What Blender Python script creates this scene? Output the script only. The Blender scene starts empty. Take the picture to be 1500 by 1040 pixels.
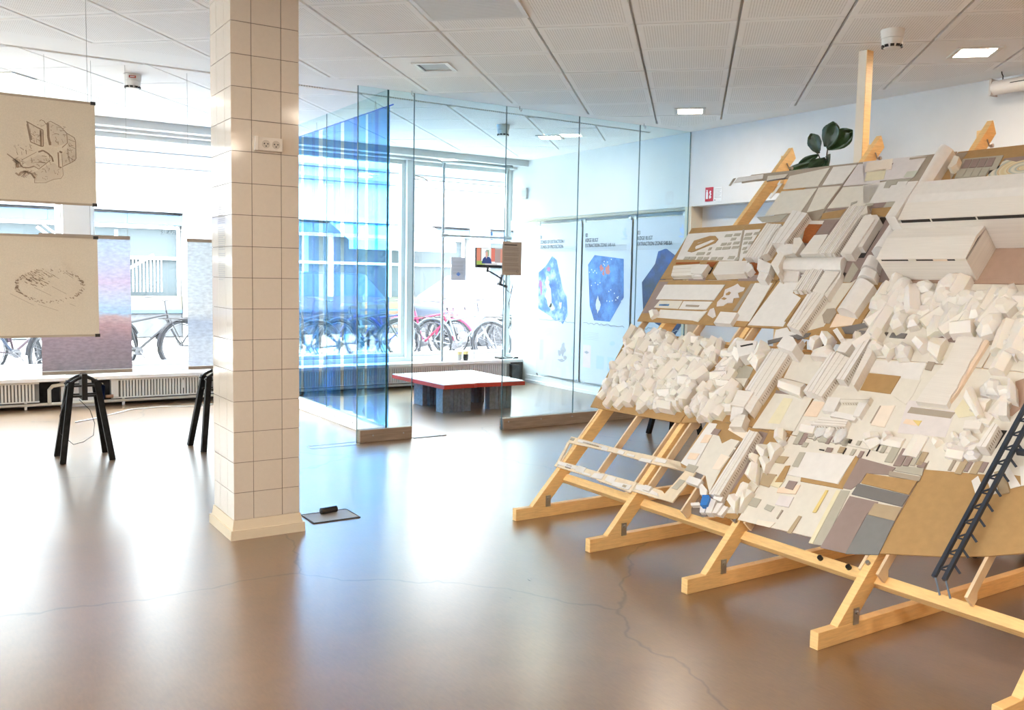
import bpy, bmesh, math, random
from mathutils import Vector, Matrix
R = math.radians
PI = math.pi
rnd = random.Random(7)
scene = bpy.context.scene
COL = scene.collection

# ---------------------------------------------------------------- camera, sky, exposure
cam_d = bpy.data.cameras.new('camera')
cam = bpy.data.objects.new('camera', cam_d)
COL.objects.link(cam)
cam_d.sensor_width = 36.0
cam_d.sensor_fit = 'HORIZONTAL'
cam_d.lens = 36.0 * 1326.38 / 1500.0
cam_d.clip_start = 0.05
cam_d.clip_end = 300
yaw, pit, rol = R(33.05455), R(4.89687), R(1.05539)
F0 = Vector((math.sin(yaw), math.cos(yaw), 0)); R0 = Vector((math.cos(yaw), -math.sin(yaw), 0)); U0 = Vector((0, 0, 1))
fw = F0 * math.cos(pit) - U0 * math.sin(pit)
up2 = F0 * math.sin(pit) + U0 * math.cos(pit)
rt = R0 * math.cos(rol) + up2 * math.sin(rol)
up = -R0 * math.sin(rol) + up2 * math.cos(rol)
m = Matrix.Identity(4)
for i in range(3):
    m[i][0], m[i][1], m[i][2] = rt[i], up[i], -fw[i]
m.translation = (0, 0, 1.385)
cam.matrix_world = m
scene.camera = cam

SKY = 11.0
world = bpy.data.worlds.new('overcast_sky')
scene.world = world
world.use_nodes = True
bg = world.node_tree.nodes['Background']
bg.inputs[0].default_value = (0.90, 0.96, 1.0, 1)
bg.inputs[1].default_value = SKY
vs = scene.view_settings
vs.view_transform = 'Standard'
vs.look = 'None'
vs.gamma = 1.0
vs.use_curve_mapping = False
vs.exposure = 1.6
scene.cycles.use_denoising = True
scene.cycles.max_bounces = 10
scene.cycles.diffuse_bounces = 6
scene.cycles.glossy_bounces = 4
scene.cycles.transmission_bounces = 6
scene.cycles.transparent_max_bounces = 24
scene.cycles.sample_clamp_indirect = 6.0
scene.cycles.caustics_reflective = False
scene.cycles.caustics_refractive = False

LAMP_W = 36.0          # radiance of the square ceiling lamps in view
LAMP_RGB = (1.0, 0.86, 0.70)
LAMP_WARM = (1.0, 0.52, 0.2)

# ---------------------------------------------------------------- materials
MATS = {}
def node_mat(name):
    mt = bpy.data.materials.new(name)
    mt.use_nodes = True
    nt = mt.node_tree
    return mt, nt, nt.nodes['Principled BSDF']

def mat(name, rgb, rough=0.6, metal=0.0, var=0.0, scale=20.0, bump=0.0, spec=0.5, emit=None, stretch=None):
    if name in MATS: return MATS[name]
    mt, nt, p = node_mat(name)
    p.inputs['Base Color'].default_value = (*rgb, 1)
    p.inputs['Roughness'].default_value = rough
    p.inputs['Metallic'].default_value = metal
    p.inputs['Specular IOR Level'].default_value = spec
    if emit:
        p.inputs['Emission Color'].default_value = (*emit[0], 1)
        p.inputs['Emission Strength'].default_value = emit[1]
    if var or bump:
        tc = nt.nodes.new('ShaderNodeTexCoord')
        mp = nt.nodes.new('ShaderNodeMapping')
        if stretch: mp.inputs['Scale'].default_value = stretch
        nt.links.new(tc.outputs['Object'], mp.inputs[0])
        nz = nt.nodes.new('ShaderNodeTexNoise')
        nz.inputs['Scale'].default_value = scale
        nz.inputs['Detail'].default_value = 5
        nt.links.new(mp.outputs[0], nz.inputs['Vector'])
        if var:
            cr = nt.nodes.new('ShaderNodeValToRGB')
            cr.color_ramp.elements[0].position = 0.3
            cr.color_ramp.elements[1].position = 0.7
            cr.color_ramp.elements[0].color = (*[max(0, c * (1 - var)) for c in rgb], 1)
            cr.color_ramp.elements[1].color = (*[min(1, c * (1 + var)) for c in rgb], 1)
            nt.links.new(nz.outputs[0], cr.inputs[0])
            nt.links.new(cr.outputs[0], p.inputs['Base Color'])
        if bump:
            b = nt.nodes.new('ShaderNodeBump')
            b.inputs['Strength'].default_value = bump
            b.inputs['Distance'].default_value = 0.01
            nt.links.new(nz.outputs[0], b.inputs['Height'])
            nt.links.new(b.outputs[0], p.inputs['Normal'])
    MATS[name] = mt
    return mt

def clear_mat(name, tint, gloss=1.0, rough=0.0, haze=0.0, haze_rgb=(1, 1, 1)):
    if name in MATS: return MATS[name]
    mt = bpy.data.materials.new(name); mt.use_nodes = True
    nt = mt.node_tree; nt.nodes.clear()
    out = nt.nodes.new('ShaderNodeOutputMaterial')
    tr = nt.nodes.new('ShaderNodeBsdfTransparent'); tr.inputs[0].default_value = (*tint, 1)
    gl = nt.nodes.new('ShaderNodeBsdfGlossy'); gl.inputs['Roughness'].default_value = rough
    fr = nt.nodes.new('ShaderNodeFresnel'); 
    ge = nt.nodes.new('ShaderNodeNewGeometry'); io = nt.nodes.new('ShaderNodeMath'); io.operation = 'MULTIPLY_ADD'
    io.inputs[1].default_value = 1/1.45-1.45; io.inputs[2].default_value = 1.45      # same Fresnel law on both sides of the pane
    nt.links.new(ge.outputs['Backfacing'], io.inputs[0]); nt.links.new(io.outputs[0], fr.inputs[0])
    mu = nt.nodes.new('ShaderNodeMath'); mu.operation = 'MULTIPLY'; mu.inputs[1].default_value = gloss
    mx = nt.nodes.new('ShaderNodeMixShader')
    nt.links.new(fr.outputs[0], mu.inputs[0]); nt.links.new(mu.outputs[0], mx.inputs[0])
    nt.links.new(tr.outputs[0], mx.inputs[1]); nt.links.new(gl.outputs[0], mx.inputs[2])
    last = mx
    if haze:
        df = nt.nodes.new('ShaderNodeBsdfTranslucent'); df.inputs[0].default_value = (*haze_rgb, 1)
        m2 = nt.nodes.new('ShaderNodeMixShader'); m2.inputs[0].default_value = haze
        nt.links.new(mx.outputs[0], m2.inputs[1]); nt.links.new(df.outputs[0], m2.inputs[2]); last = m2
    nt.links.new(last.outputs[0], out.inputs[0])
    MATS[name] = mt
    return mt

# ---------------------------------------------------------------- mesh helpers
class MB:
    def __init__(s): s.v = []; s.f = []; s.uv = None
    def add(s, vs, fs):
        o = len(s.v); s.v += [tuple(v) for v in vs]; s.f += [tuple(i + o for i in f) for f in fs]; return s
    def box(s, x0, x1, y0, y1, z0, z1):
        return s.add([(x0,y0,z0),(x1,y0,z0),(x1,y1,z0),(x0,y1,z0),(x0,y0,z1),(x1,y0,z1),(x1,y1,z1),(x0,y1,z1)],
                     [(3,2,1,0),(4,5,6,7),(0,1,5,4),(1,2,6,5),(2,3,7,6),(3,0,4,7)])
    def prism(s, poly, z0, z1, top=None):
        n = len(poly); a = sum(poly[i][0]*poly[(i+1)%n][1]-poly[(i+1)%n][0]*poly[i][1] for i in range(n))
        top = top or poly
        if a < 0: poly = poly[::-1]; top = top[::-1]
        vs = [(x,y,z0) for x,y in poly] + [(x,y,z1) for x,y in top]
        fs = [tuple(range(n-1,-1,-1)), tuple(range(n,2*n))] + [(i,(i+1)%n,n+(i+1)%n,n+i) for i in range(n)]
        return s.add(vs, fs)
    def bar(s, a, b, w, h, side=None):
        a = Vector(a); b = Vector(b); d = (b-a).normalized()
        sd = Vector(side) if side is not None else (Vector((0,0,1)) if abs(d.z) < .9 else Vector((1,0,0)))
        x = d.cross(sd).normalized(); y = x.cross(d).normalized()
        vs = []
        for p in (a, b):
            for i, j in ((-1,-1),(1,-1),(1,1),(-1,1)):
                vs.append(p + x*(i*w/2) + y*(j*h/2))
        return s.add(vs, [(0,1,2,3)[::-1],(4,5,6,7),(0,1,5,4),(1,2,6,5),(2,3,7,6),(3,0,4,7)])
    def tube(s, pts, r, n=8, closed=False):
        pts = [Vector(p) for p in pts]; k = len(pts)
        vs = []; fs = []
        ref = None
        for i, p in enumerate(pts):
            if closed: d = pts[(i+1)%k]-pts[i-1]
            else: d = pts[min(i+1,k-1)]-pts[max(i-1,0)]
            d = d.normalized() if d.length > 1e-9 else Vector((0,0,1))
            if ref is None: ref = Vector((0,0,1)) if abs(d.z) < .9 else Vector((1,0,0))
            x = d.cross(ref); 
            if x.length < 1e-4: x = d.orthogonal()
            x.normalize(); y = d.cross(x); ref = y.cross(d) if False else ref
            rr = r[i] if isinstance(r, (list, tuple)) else r
            for j in range(n):
                t = 2*PI*j/n
                vs.append(p + x*(rr*math.cos(t)) + y*(rr*math.sin(t)))
        for i in range(k if closed else k-1):
            a = i*n; b = ((i+1)%k)*n
            for j in range(n):
                fs.append((a+j, a+(j+1)%n, b+(j+1)%n, b+j))
        if not closed:
            fs.append(tuple(range(n-1,-1,-1))); fs.append(tuple((k-1)*n+j for j in range(n)))
        return s.add(vs, fs)
    def cyl(s, c, r, z0, z1, n=20, r1=None):
        r1 = r if r1 is None else r1
        return s.tube([(c[0],c[1],z0),(c[0],c[1],z1)], [r, r1], n)
    def lathe(s, c, prof, n=24):
        vs = []; fs = []; k = len(prof)
        for r, z in prof:
            for j in range(n):
                t = 2*PI*j/n; vs.append((c[0]+r*math.cos(t), c[1]+r*math.sin(t), c[2]+z))
        for i in range(k-1):
            for j in range(n): fs.append((i*n+j, i*n+(j+1)%n, (i+1)*n+(j+1)%n, (i+1)*n+j))
        fs.append(tuple(range(n-1,-1,-1))); fs.append(tuple((k-1)*n+j for j in range(n)))
        return s.add(vs, fs)
    def quad(s, a, b, c, d): return s.add([a,b,c,d], [(0,1,2,3)])
    def build(s, name, mt, parent=None, world=True, bevel=0.0, smooth=False):
        me = bpy.data.meshes.new(name)
        off = Vector((0,0,0))
        if parent is not None and world:
            q = parent
            while q is not None: off += q.location; q = q.parent
        me.from_pydata([Vector(v)-off for v in s.v], [], s.f)
        me.validate(); me.update()
        if mt is not None: me.materials.append(mt)
        if smooth:
            for p in me.polygons: p.use_smooth = True
            try: me.set_sharp_from_angle(angle=R(40))
            except Exception: pass
        o = bpy.data.objects.new(name, me); COL.objects.link(o)
        if parent is not None: o.parent = parent
        if bevel:
            b = o.modifiers.new('edge', 'BEVEL'); b.width = bevel; b.segments = 2; b.limit_method = 'ANGLE'
        return o

def tag(o, label=None, cat=None, group=None, kind=None):
    if label: o['label'] = label
    if cat: o['category'] = cat
    if group: o['group'] = group
    if kind: o['kind'] = kind
    return o
def thing(name, label, cat, loc=(0,0,0), group=None, rot=None):
    o = bpy.data.objects.new(name, None); COL.objects.link(o)
    o.empty_display_size = 0.1
    o.location = loc
    if rot is not None: o.rotation_euler = rot
    return tag(o, label, cat, group)
def struct(o): o['kind'] = 'structure'; return o
def dup(o, parent=None):
    c = o.copy(); COL.objects.link(c)
    if parent is not None: c.parent = parent
    for ch in o.children: dup(ch, c)
    return c
def text(name, s, size, mt, parent, M, sx=1.0, align='LEFT', sp=1.0):
    cu = bpy.data.curves.new(name, 'FONT'); cu.body = s; cu.size = size; cu.align_x = align
    cu.space_line = sp; cu.extrude = 0.0004
    cu.materials.append(mt)
    o = bpy.data.objects.new(name, cu); COL.objects.link(o)
    if parent is not None: o.parent = parent
    me = bpy.data.meshes.new_from_object(o)
    bpy.data.objects.remove(o); bpy.data.curves.remove(cu)
    o = bpy.data.objects.new(name, me); COL.objects.link(o)
    if parent is not None: o.parent = parent
    o.matrix_local = M @ Matrix.Diagonal((sx,1,1,1))
    return o
def frame(origin, x, y):
    x = Vector(x); y = Vector(y); z = x.cross(y)
    M_ = Matrix.Identity(4)
    for i in range(3): M_[i][0], M_[i][1], M_[i][2] = x[i], y[i], z[i]
    M_.translation = origin
    return M_

# ---------------------------------------------------------------- materials used in several places
WHITE = mat('wall_paint', (.74,.745,.745), .75, var=.02, scale=6)
CEILW = mat('ceiling_plaster', (.88,.88,.87), .85)
GROOVE = mat('shadow_gap', (.72,.71,.69), .9)
PINE = mat('pine_wood', (.93,.62,.275), .5, var=.10, scale=5, stretch=(3,3,30), bump=.05)
PLY = mat('plywood', (.80,.63,.42), .6, var=.10, scale=8, bump=.03)
PLYEDGE = mat('plywood_edge', (.86,.76,.60), .6, var=.08, scale=40)
STEEL = mat('zinc_steel', (.45,.45,.45), .35, metal=1.0)
BLACK = mat('black_paint', (.012,.012,.012), .35)
BLACKW = mat('black_stained_wood', (.012,.012,.012), .6, var=.4, scale=30, spec=.15)
IVORY = mat('ivory_enamel', (.72,.69,.60), .4)
INK = mat('ink', (.06,.055,.05), .7)
GREYINK = mat('grey_ink', (.36,.36,.37), .7)
GLASS = clear_mat('partition_glass', (.885,.965,.97), 0.9)
PANE = clear_mat('window_glass', (.95,.97,.97), 0.8)
TUBEG = mat('galvanised_tube', (.38,.42,.43), .45, metal=.6)
RAILW = mat('limed_oak', (.34,.25,.18), .5, var=.22, scale=4, stretch=(1.2,1.2,25), bump=.05)
# ================================================================ THE ROOM
# floor: worn brown linoleum
def floor_mat():
    mt, nt, p = node_mat('worn_linoleum')
    tc = nt.nodes.new('ShaderNodeTexCoord')
    n1 = nt.nodes.new('ShaderNodeTexNoise'); n1.inputs['Scale'].default_value = 1.1; n1.inputs['Detail'].default_value = 8; n1.inputs['Roughness'].default_value = .65
    n2 = nt.nodes.new('ShaderNodeTexNoise'); n2.inputs['Scale'].default_value = 90; n2.inputs['Detail'].default_value = 4
    mp = nt.nodes.new('ShaderNodeMapping'); mp.inputs['Scale'].default_value = (1.0, .25, 1)
    nt.links.new(tc.outputs['Object'], n1.inputs['Vector']); nt.links.new(tc.outputs['Object'], mp.inputs[0]); nt.links.new(mp.outputs[0], n2.inputs['Vector'])
    mx = nt.nodes.new('ShaderNodeMix'); mx.data_type = 'FLOAT'; mx.inputs[0].default_value = .24
    nt.links.new(n1.outputs[0], mx.inputs[2]); nt.links.new(n2.outputs[0], mx.inputs[3])
    cr = nt.nodes.new('ShaderNodeValToRGB')
    cr.color_ramp.elements[0].position = .32; cr.color_ramp.elements[1].position = .68
    cr.color_ramp.elements[0].color = (.13,.070,.032,1); cr.color_ramp.elements[1].color = (.235,.135,.066,1)
    nt.links.new(mx.outputs[0], cr.inputs[0])
    # thin cracks in the screed
    vo = nt.nodes.new('ShaderNodeTexVoronoi'); vo.feature = 'DISTANCE_TO_EDGE'; vo.inputs['Scale'].default_value = .42
    n3 = nt.nodes.new('ShaderNodeTexNoise'); n3.inputs['Scale'].default_value = 1.6; n3.inputs['Detail'].default_value = 4
    va = nt.nodes.new('ShaderNodeVectorMath'); va.operation = 'MULTIPLY_ADD'; va.inputs[1].default_value = (.5,.5,.5)
    nt.links.new(tc.outputs['Object'], n3.inputs['Vector']); nt.links.new(n3.outputs[1], va.inputs[0]); nt.links.new(tc.outputs['Object'], va.inputs[2])
    nt.links.new(va.outputs[0], vo.inputs['Vector'])
    c2 = nt.nodes.new('ShaderNodeValToRGB'); c2.color_ramp.elements[0].position = 0; c2.color_ramp.elements[1].position = .0035
    c2.color_ramp.elements[0].color = (.55,.55,.55,1); c2.color_ramp.elements[1].color = (1,1,1,1)
    nt.links.new(vo.outputs['Distance'], c2.inputs[0])
    ml = nt.nodes.new('ShaderNodeMix'); ml.data_type = 'RGBA'; ml.blend_type = 'MULTIPLY'; ml.inputs[0].default_value = 1
    nt.links.new(cr.outputs[0], ml.inputs[6]); nt.links.new(c2.outputs[0], ml.inputs[7])
    nt.links.new(ml.outputs[2], p.inputs['Base Color'])
    rr = nt.nodes.new('ShaderNodeMapRange'); rr.inputs['From Min'].default_value = .3; rr.inputs['From Max'].default_value = .7
    rr.inputs['To Min'].default_value = .27; rr.inputs['To Max'].default_value = .38
    nt.links.new(mx.outputs[0], rr.inputs[0]); nt.links.new(rr.outputs[0], p.inputs['Roughness'])
    b = nt.nodes.new('ShaderNodeBump'); b.inputs['Strength'].default_value = .02; b.inputs['Distance'].default_value = .01
    nt.links.new(n2.outputs[0], b.inputs['Height']); nt.links.new(b.outputs[0], p.inputs['Normal'])
    p.inputs['Specular IOR Level'].default_value = .5
    p.inputs['Coat Weight'].default_value = 1.0; p.inputs['Coat Roughness'].default_value = .26; p.inputs['Coat IOR'].default_value = 1.68
    return mt
XW, YW = -5.5, -4.5          # unseen left and rear walls
CZ = 2.89
fl = struct(MB().box(XW, 6.9, YW, 10.2, -.12, 0).build('floor', floor_mat()))
# walls
w = struct(MB().box(6.6, 7.3, YW, 10.4, 2.14, 3.1).build('wall_right', WHITE))
lower = struct(MB().box(6.76, 7.3, YW, 10.4, -.1, 2.14).build('wall_right', WHITE))
struct(MB().box(6.6, 6.77, 6.84, 6.93, 0, 2.14).build('wall_pier', mat('warm_wall_paint', (.74,.68,.56), .8)))
struct(MB().box(6.735, 6.765, 6.93, 10.0, 0, .10).box(6.715, 6.75, 6.93, 10.0, 0, .035).build('baseboard_right', WHITE))
struct(MB().box(6.66, 6.765, 6.93, 10.1, 2.115, 2.14).build('trim_1', mat('warm_wall_paint', (.74,.68,.56), .8)))
LY0, LY1 = 1.2, 3.4      # window opening added in the unseen side wall to brighten the boards
struct(MB().box(XW-.2, XW, YW, LY0, -.1, 3.1).box(XW-.2, XW, LY1, 10.2, -.1, 3.1).box(XW-.2, XW, LY0, LY1, -.1, .5).box(XW-.2, XW, LY0, LY1, 2.7, 3.1).build('wall_left', WHITE))
wl = struct(thing('window_6', None, None, (XW-.1, (LY0+LY1)/2, .5)))
fl_ = MB()
for a in (LY0, LY0+1.08, LY1-.05): fl_.box(XW-.14, XW-.06, a, a+.05, .5, 2.7)
fl_.box(XW-.14, XW-.06, LY0, LY1, .5, .55).box(XW-.14, XW-.06, LY0, LY1, 2.65, 2.7)
fl_.build('window_frame', mat('window_frame_paint', (.70,.73,.73), .5), wl)
MB().box(XW-.105, XW-.099, LY0+.05, LY1-.05, .55, 2.65).build('pane', PANE, wl)
struct(MB().box(XW-.2, 7.3, YW-.2, YW, -.1, 3.1).build('wall_rear', mat('rear_wall_paint', (.70,.62,.52), .8)))
# window wall: dark parapet, sill, pelmet, frames and panes
PARA = mat('flaking_black_paint', (.03,.03,.032), .6, var=.9, scale=7)
struct(MB().box(XW, 6.9, 10.12, 10.35, -.1, .27).build('wall_window_side', PARA))
pw = MB()
for x0, x1 in ((-3,-2.6),(-1.2,-.6),(1.13,1.46),(3.3,3.6)): pw.box(x0, x1, 10.02, 10.13, 0, .27)
struct(pw.build('trim_2', WHITE))
struct(MB().box(XW, 6.62, 9.90, 10.36, .275, .315).build('trim_8', mat('sill_paint', (.84,.84,.82), .4), bevel=.006))
struct(MB().box(XW, 6.6, 10.17, 10.3, .315, .37).build('trim_3', WHITE))
struct(MB().box(XW, 6.6, 9.83, 9.87, 2.812, 2.9).box(XW, 6.6, 9.87, 10.35, 2.83, 2.87).build('trim_4', mat('pelmet_paint', (.60,.62,.62), .6)))
struct(MB().box(XW, 6.6, 10.1, 10.36, 2.80, 3.1).build('trim_6', WHITE))
struct(MB().box(1.19, 1.45, 10.08, 10.36, .31, 2.83).build('wall_window_pier', WHITE))
FRAME = mat('window_frame_paint', (.70,.73,.73), .5)
bays = [(-5.4,-2.6),(-2.5,1.19),(1.45,3.30),(3.38,5.035),(5.12,6.6)]
for n, (x0, x1) in enumerate(bays, 1):
    wn = struct(thing('window_%d' % n, None, None, ((x0+x1)/2, 10.25, .37)))
    wn.pop('category', None)
    f = MB()
    for a, b in ((x0, x0+.05), (x1-.05, x1)): f.box(a, b, 10.22, 10.29, .37, 2.80)
    f.box(x0+.05, x1-.05, 10.22, 10.29, .37, .42).box(x0+.05, x1-.05, 10.22, 10.29, 2.75, 2.80)
    f.build('window_frame', FRAME, wn)
    MB().box(x0+.05, x1-.05, 10.25, 10.256, .42, 2.75).build('pane', PANE, wn)
struct(MB().box(3.30, 3.38, 10.18, 10.32, .31, 2.83).box(5.035, 5.12, 10.16, 10.34, .31, 2.83).box(-2.6,-2.5,10.18,10.32,.31,2.83).build('trim_7', FRAME))
SIGNGREY = mat('window_lettering', (.36,.40,.42), .6)
W3 = bpy.data.objects['window_4']; W2 = bpy.data.objects['window_3']
def win_text(s, x, z, size, win, sx=.9):      # lettering stuck on the outside of the pane, so it reads reversed from inside
    M_ = frame(Vector((x, 10.262, z)) - win.location, (-1,0,0), (0,0,1))
    return text('lettering', s, size, SIGNGREY, win, M_, sx)
win_text('KNO', 5.24, 1.80, .105, W3, 1.0)
win_text('MUTUAL S', 5.12, 1.735, .06, W3, 1.0)
win_text('KNO', 2.38, 1.835, .06, W2, 1.6)
win_text('MUTUAL S', 2.38, 1.785, .05, W2, .95)

# ceiling: plaster border, dark grid void and perforated tiles set at 45 degrees
cl = struct(MB().box(XW-.1, 7.2, YW-.1, 10.4, 2.915, 3.15).build('ceiling', GROOVE))
br = MB()
br.box(XW, 6.6, 6.73, 7.14, CZ, 2.92)
br.box(6.30, 6.6, YW, 6.73, CZ, 2.92).box(6.30, 6.6, 7.14, 9.83, CZ, 2.92)
br.box(XW, 6.30, 9.62, 9.83, CZ, 2.92)
struct(br.build('trim_5', CEILW))
def tile_mat():
    mt, nt, p = node_mat('perforated_tile')
    p.inputs['Roughness'].default_value = .85
    uv = nt.nodes.new('ShaderNodeTexCoord')
    sx = nt.nodes.new('ShaderNodeSeparateXYZ'); nt.links.new(uv.outputs['Object'], sx.inputs[0])
    def m(op, a, b=None):
        q = nt.nodes.new('ShaderNodeMath'); q.operation = op
        for i, v in enumerate((a, b)):
            if v is None: continue
            if isinstance(v, (int, float)): q.inputs[i].default_value = v
            else: nt.links.new(v, q.inputs[i])
        return q.outputs[0]
    k = 2*PI/.0155
    cx = m('COSINE', m('MULTIPLY', sx.outputs[0], k)); cy = m('COSINE', m('MULTIPLY', sx.outputs[1], k))
    holes = m('GREATER_THAN', m('ADD', cx, cy), .95)
    ax = m('LESS_THAN', m('ABSOLUTE', sx.outputs[0]), .255); ay = m('LESS_THAN', m('ABSOLUTE', sx.outputs[1]), .258)
    mask = m('MULTIPLY', m('MULTIPLY', holes, ax), ay)
    mix = nt.nodes.new('ShaderNodeMix'); mix.data_type = 'RGBA'
    nt.links.new(mask, mix.inputs[0]); mix.inputs[6].default_value = (.92,.92,.91,1); mix.inputs[7].default_value = (.60,.59,.57,1)
    nt.links.new(mix.outputs[2], p.inputs['Base Color'])
    return mt
TILE = tile_mat(); TILEP = mat('plain_tile', (.90,.90,.89), .85)
ang = R(44.16)
A = Vector((math.sin(ang), math.cos(ang), 0)); B = Vector((math.cos(ang), -math.sin(ang), 0))
PB, PA, OB, OA = .5952, .607, -2.167, 5.503
def clip(poly, xmin, xmax, ymin, ymax):
    def cut(ps, ax, lim, sgn):
        out = []
        for i in range(len(ps)):
            p, q = ps[i], ps[(i+1) % len(ps)]
            ip, iq = sgn*(p[ax]-lim) <= 0, sgn*(q[ax]-lim) <= 0
            if ip: out.append(p)
            if ip != iq:
                t = (lim-p[ax])/(q[ax]-p[ax]); out.append((p[0]+t*(q[0]-p[0]), p[1]+t*(q[1]-p[1])))
        return out
    for ax, lim, sg in ((0,xmin,-1),(0,xmax,1),(1,ymin,-1),(1,ymax,1)):
        if len(poly) < 3: return []
        poly = cut(poly, ax, lim, sg)
    return poly
def in_view(x, y, z, mx=.66, my=.48):
    d = Vector((x, y, z-1.385)); zc = d.dot(fw)
    return zc > .3 and abs(d.dot(rt)/zc) < mx and -my < d.dot(up)/zc < my
ROT = Matrix(((B.x, A.x, 0, 0), (B.y, A.y, 0, 0), (0, 0, 1, 0), (0, 0, 0, 1)))
lights_at = [(5.71,3.395),(5.735,6.0),(5.65,8.02),(3.13,5.90),(.62,8.22)]
dropped = (4.95, 4.35)
nt_ = 0
for ia in range(-14, 14):
    for ib in range(-16, 18):
        a0, b0 = OA + ia*PA, OB + ib*PB
        c = A*(a0+PA/2) + B*(b0+PB/2)
        if not (-3.6 < c.x < 6.6 and 1.6 < c.y < 9.9): continue
        g = .0055
        cor = [A*(a0+g) + B*(b0+.009), A*(a0+g) + B*(b0+PB-.009), A*(a0+PA-g) + B*(b0+PB-.009), A*(a0+PA-g) + B*(b0+.009)]
        for (x0,x1,y0,y1) in ((XW,6.285,YW,6.715),(XW,6.285,7.155,9.605)):
            poly = clip([(p.x, p.y) for p in cor], x0, x1, y0, y1)
            if len(poly) < 3: continue
            loc = [((Vector((x,y,0))-c).dot(B), (Vector((x,y,0))-c).dot(A)) for x, y in poly]
            area = abs(sum(loc[i][0]*loc[(i+1)%len(loc)][1]-loc[(i+1)%len(loc)][0]*loc[i][1] for i in range(len(loc))))/2
            if area < .004: continue
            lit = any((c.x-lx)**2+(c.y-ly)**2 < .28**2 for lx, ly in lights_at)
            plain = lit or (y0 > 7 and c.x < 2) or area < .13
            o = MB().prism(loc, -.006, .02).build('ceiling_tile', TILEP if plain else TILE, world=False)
            o.parent = cl
            o.matrix_local = Matrix.Translation((c.x, c.y, CZ-.002 + rnd.uniform(-.001,.001))) @ ROT
            if abs(c.x-5.15)+abs(c.y-4.15) < .30:      # the tile that hangs down behind the post
                o.matrix_local = Matrix.Translation((c.x, c.y, CZ-.035)) @ ROT @ Matrix.Rotation(R(4), 4, 'X')
            nt_ += 1

# ceiling lamps
def lamp(x, y, label, lit=True, power=LAMP_W, rgb=LAMP_RGB):
    L = thing('ceiling_light', label, 'lamp', (x, y, CZ-.005), None, (0, 0, -ang))
    s, t = .135, .105
    f = MB()
    f.box(-s, s, -s, -t, -.012, .004).box(-s, s, t, s, -.012, .004).box(-s, -t, -t, t, -.012, .004).box(t, s, -t, t, -.012, .004)
    f.build('frame', mat('lamp_frame', (.75,.75,.73), .5), L, world=False)
    if lit:
        MB().box(-t, t, -t, t, -.009, -.006).build('diffuser', mat('lamp_diffuser_%d_%.2f' % (power, rgb[1]), (.8,.8,.8), .5, emit=(rgb, power)), L, world=False)
    else:
        MB().box(-t, t, -t, t, -.0045, -.003).build('diffuser', mat('unlit_diffuser', (.34,.33,.31), .5), L, world=False)
        MB().box(-t, -t+.012, -t, t, -.011, -.004).build('reflector', mat('lamp_reflector', (.12,.12,.11), .4), L, world=False)
    return L
lamp(5.71, 3.395, 'lit square ceiling light above the tall end of the model, right of the smoke detector')
lamp(5.735, 6.0, 'lit square ceiling light near the right wall by the glass partition')
lamp(5.65, 8.02, 'lit square ceiling light seen through the glass partition')
lamp(3.13, 5.90, 'unlit square ceiling light in front of the glass partition', False)
lamp(.62, 8.22, 'bright square ceiling light above the beige hanging sheets')
for x, y, pw_, rgb, lab in (  # lamps added out of frame to raise the room's light level
  (5.7,.8, 95, LAMP_WARM, 'added warm ceiling fill light behind the camera in the right row'), (3.1,.8, 25, LAMP_RGB, 'added square ceiling fill light behind the camera in the middle row'),
  (.55,3.3, 30, LAMP_RGB, 'added square ceiling fill light in front of the hanging sheets'), (.5,1.2, 75, LAMP_RGB, 'added square ceiling fill light over the visitor standpoint'), (5.7,-1.8, 70, LAMP_WARM, 'added warm ceiling fill light at the far rear right'),
  (3.1,-1.8, 80, LAMP_RGB, 'added square ceiling fill light at the far rear centre'), (.5,-1.8, 130, LAMP_RGB, 'added square ceiling fill light at the far rear left of centre'),
  (-2.2,1.2, 75, LAMP_RGB, 'added square ceiling fill light by the left wall'), (-2.2,-1.8, 120, LAMP_RGB, 'added square ceiling fill light in the rear left corner'),
  (-2.2,4.4, 90, LAMP_RGB, 'added square ceiling fill light left of the hanging sheets')):
    lamp(x, y, lab, True, pw_, rgb)
# slotted air grille
V = thing('ceiling_vent', 'slotted white air grille at the top edge between ceiling tiles', 'vent', (2.55, 4.44, CZ-.008), None, (0,0,-ang))
fr = MB()
for a,b,c,d in ((-.295,.295,-.295,-.27),(-.295,.295,.27,.295),(-.295,-.27,-.27,.27),(.27,.295,-.27,.27)): fr.box(a,b,c,d,-.01,.004)
fr.build('frame', mat('vent_white', (.75,.75,.74), .5), V, world=False)
MB().box(-.27,.27,-.27,.27,-.002,.003).build('backing', mat('vent_void', (.06,.06,.06), .9), V, world=False)
for i in range(34):
    y = -.262 + i*.0159
    MB().box(-.27,.27,y,y+.008,-.009,-.003).build('slat', MATS['vent_white'], V, world=False)
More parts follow.
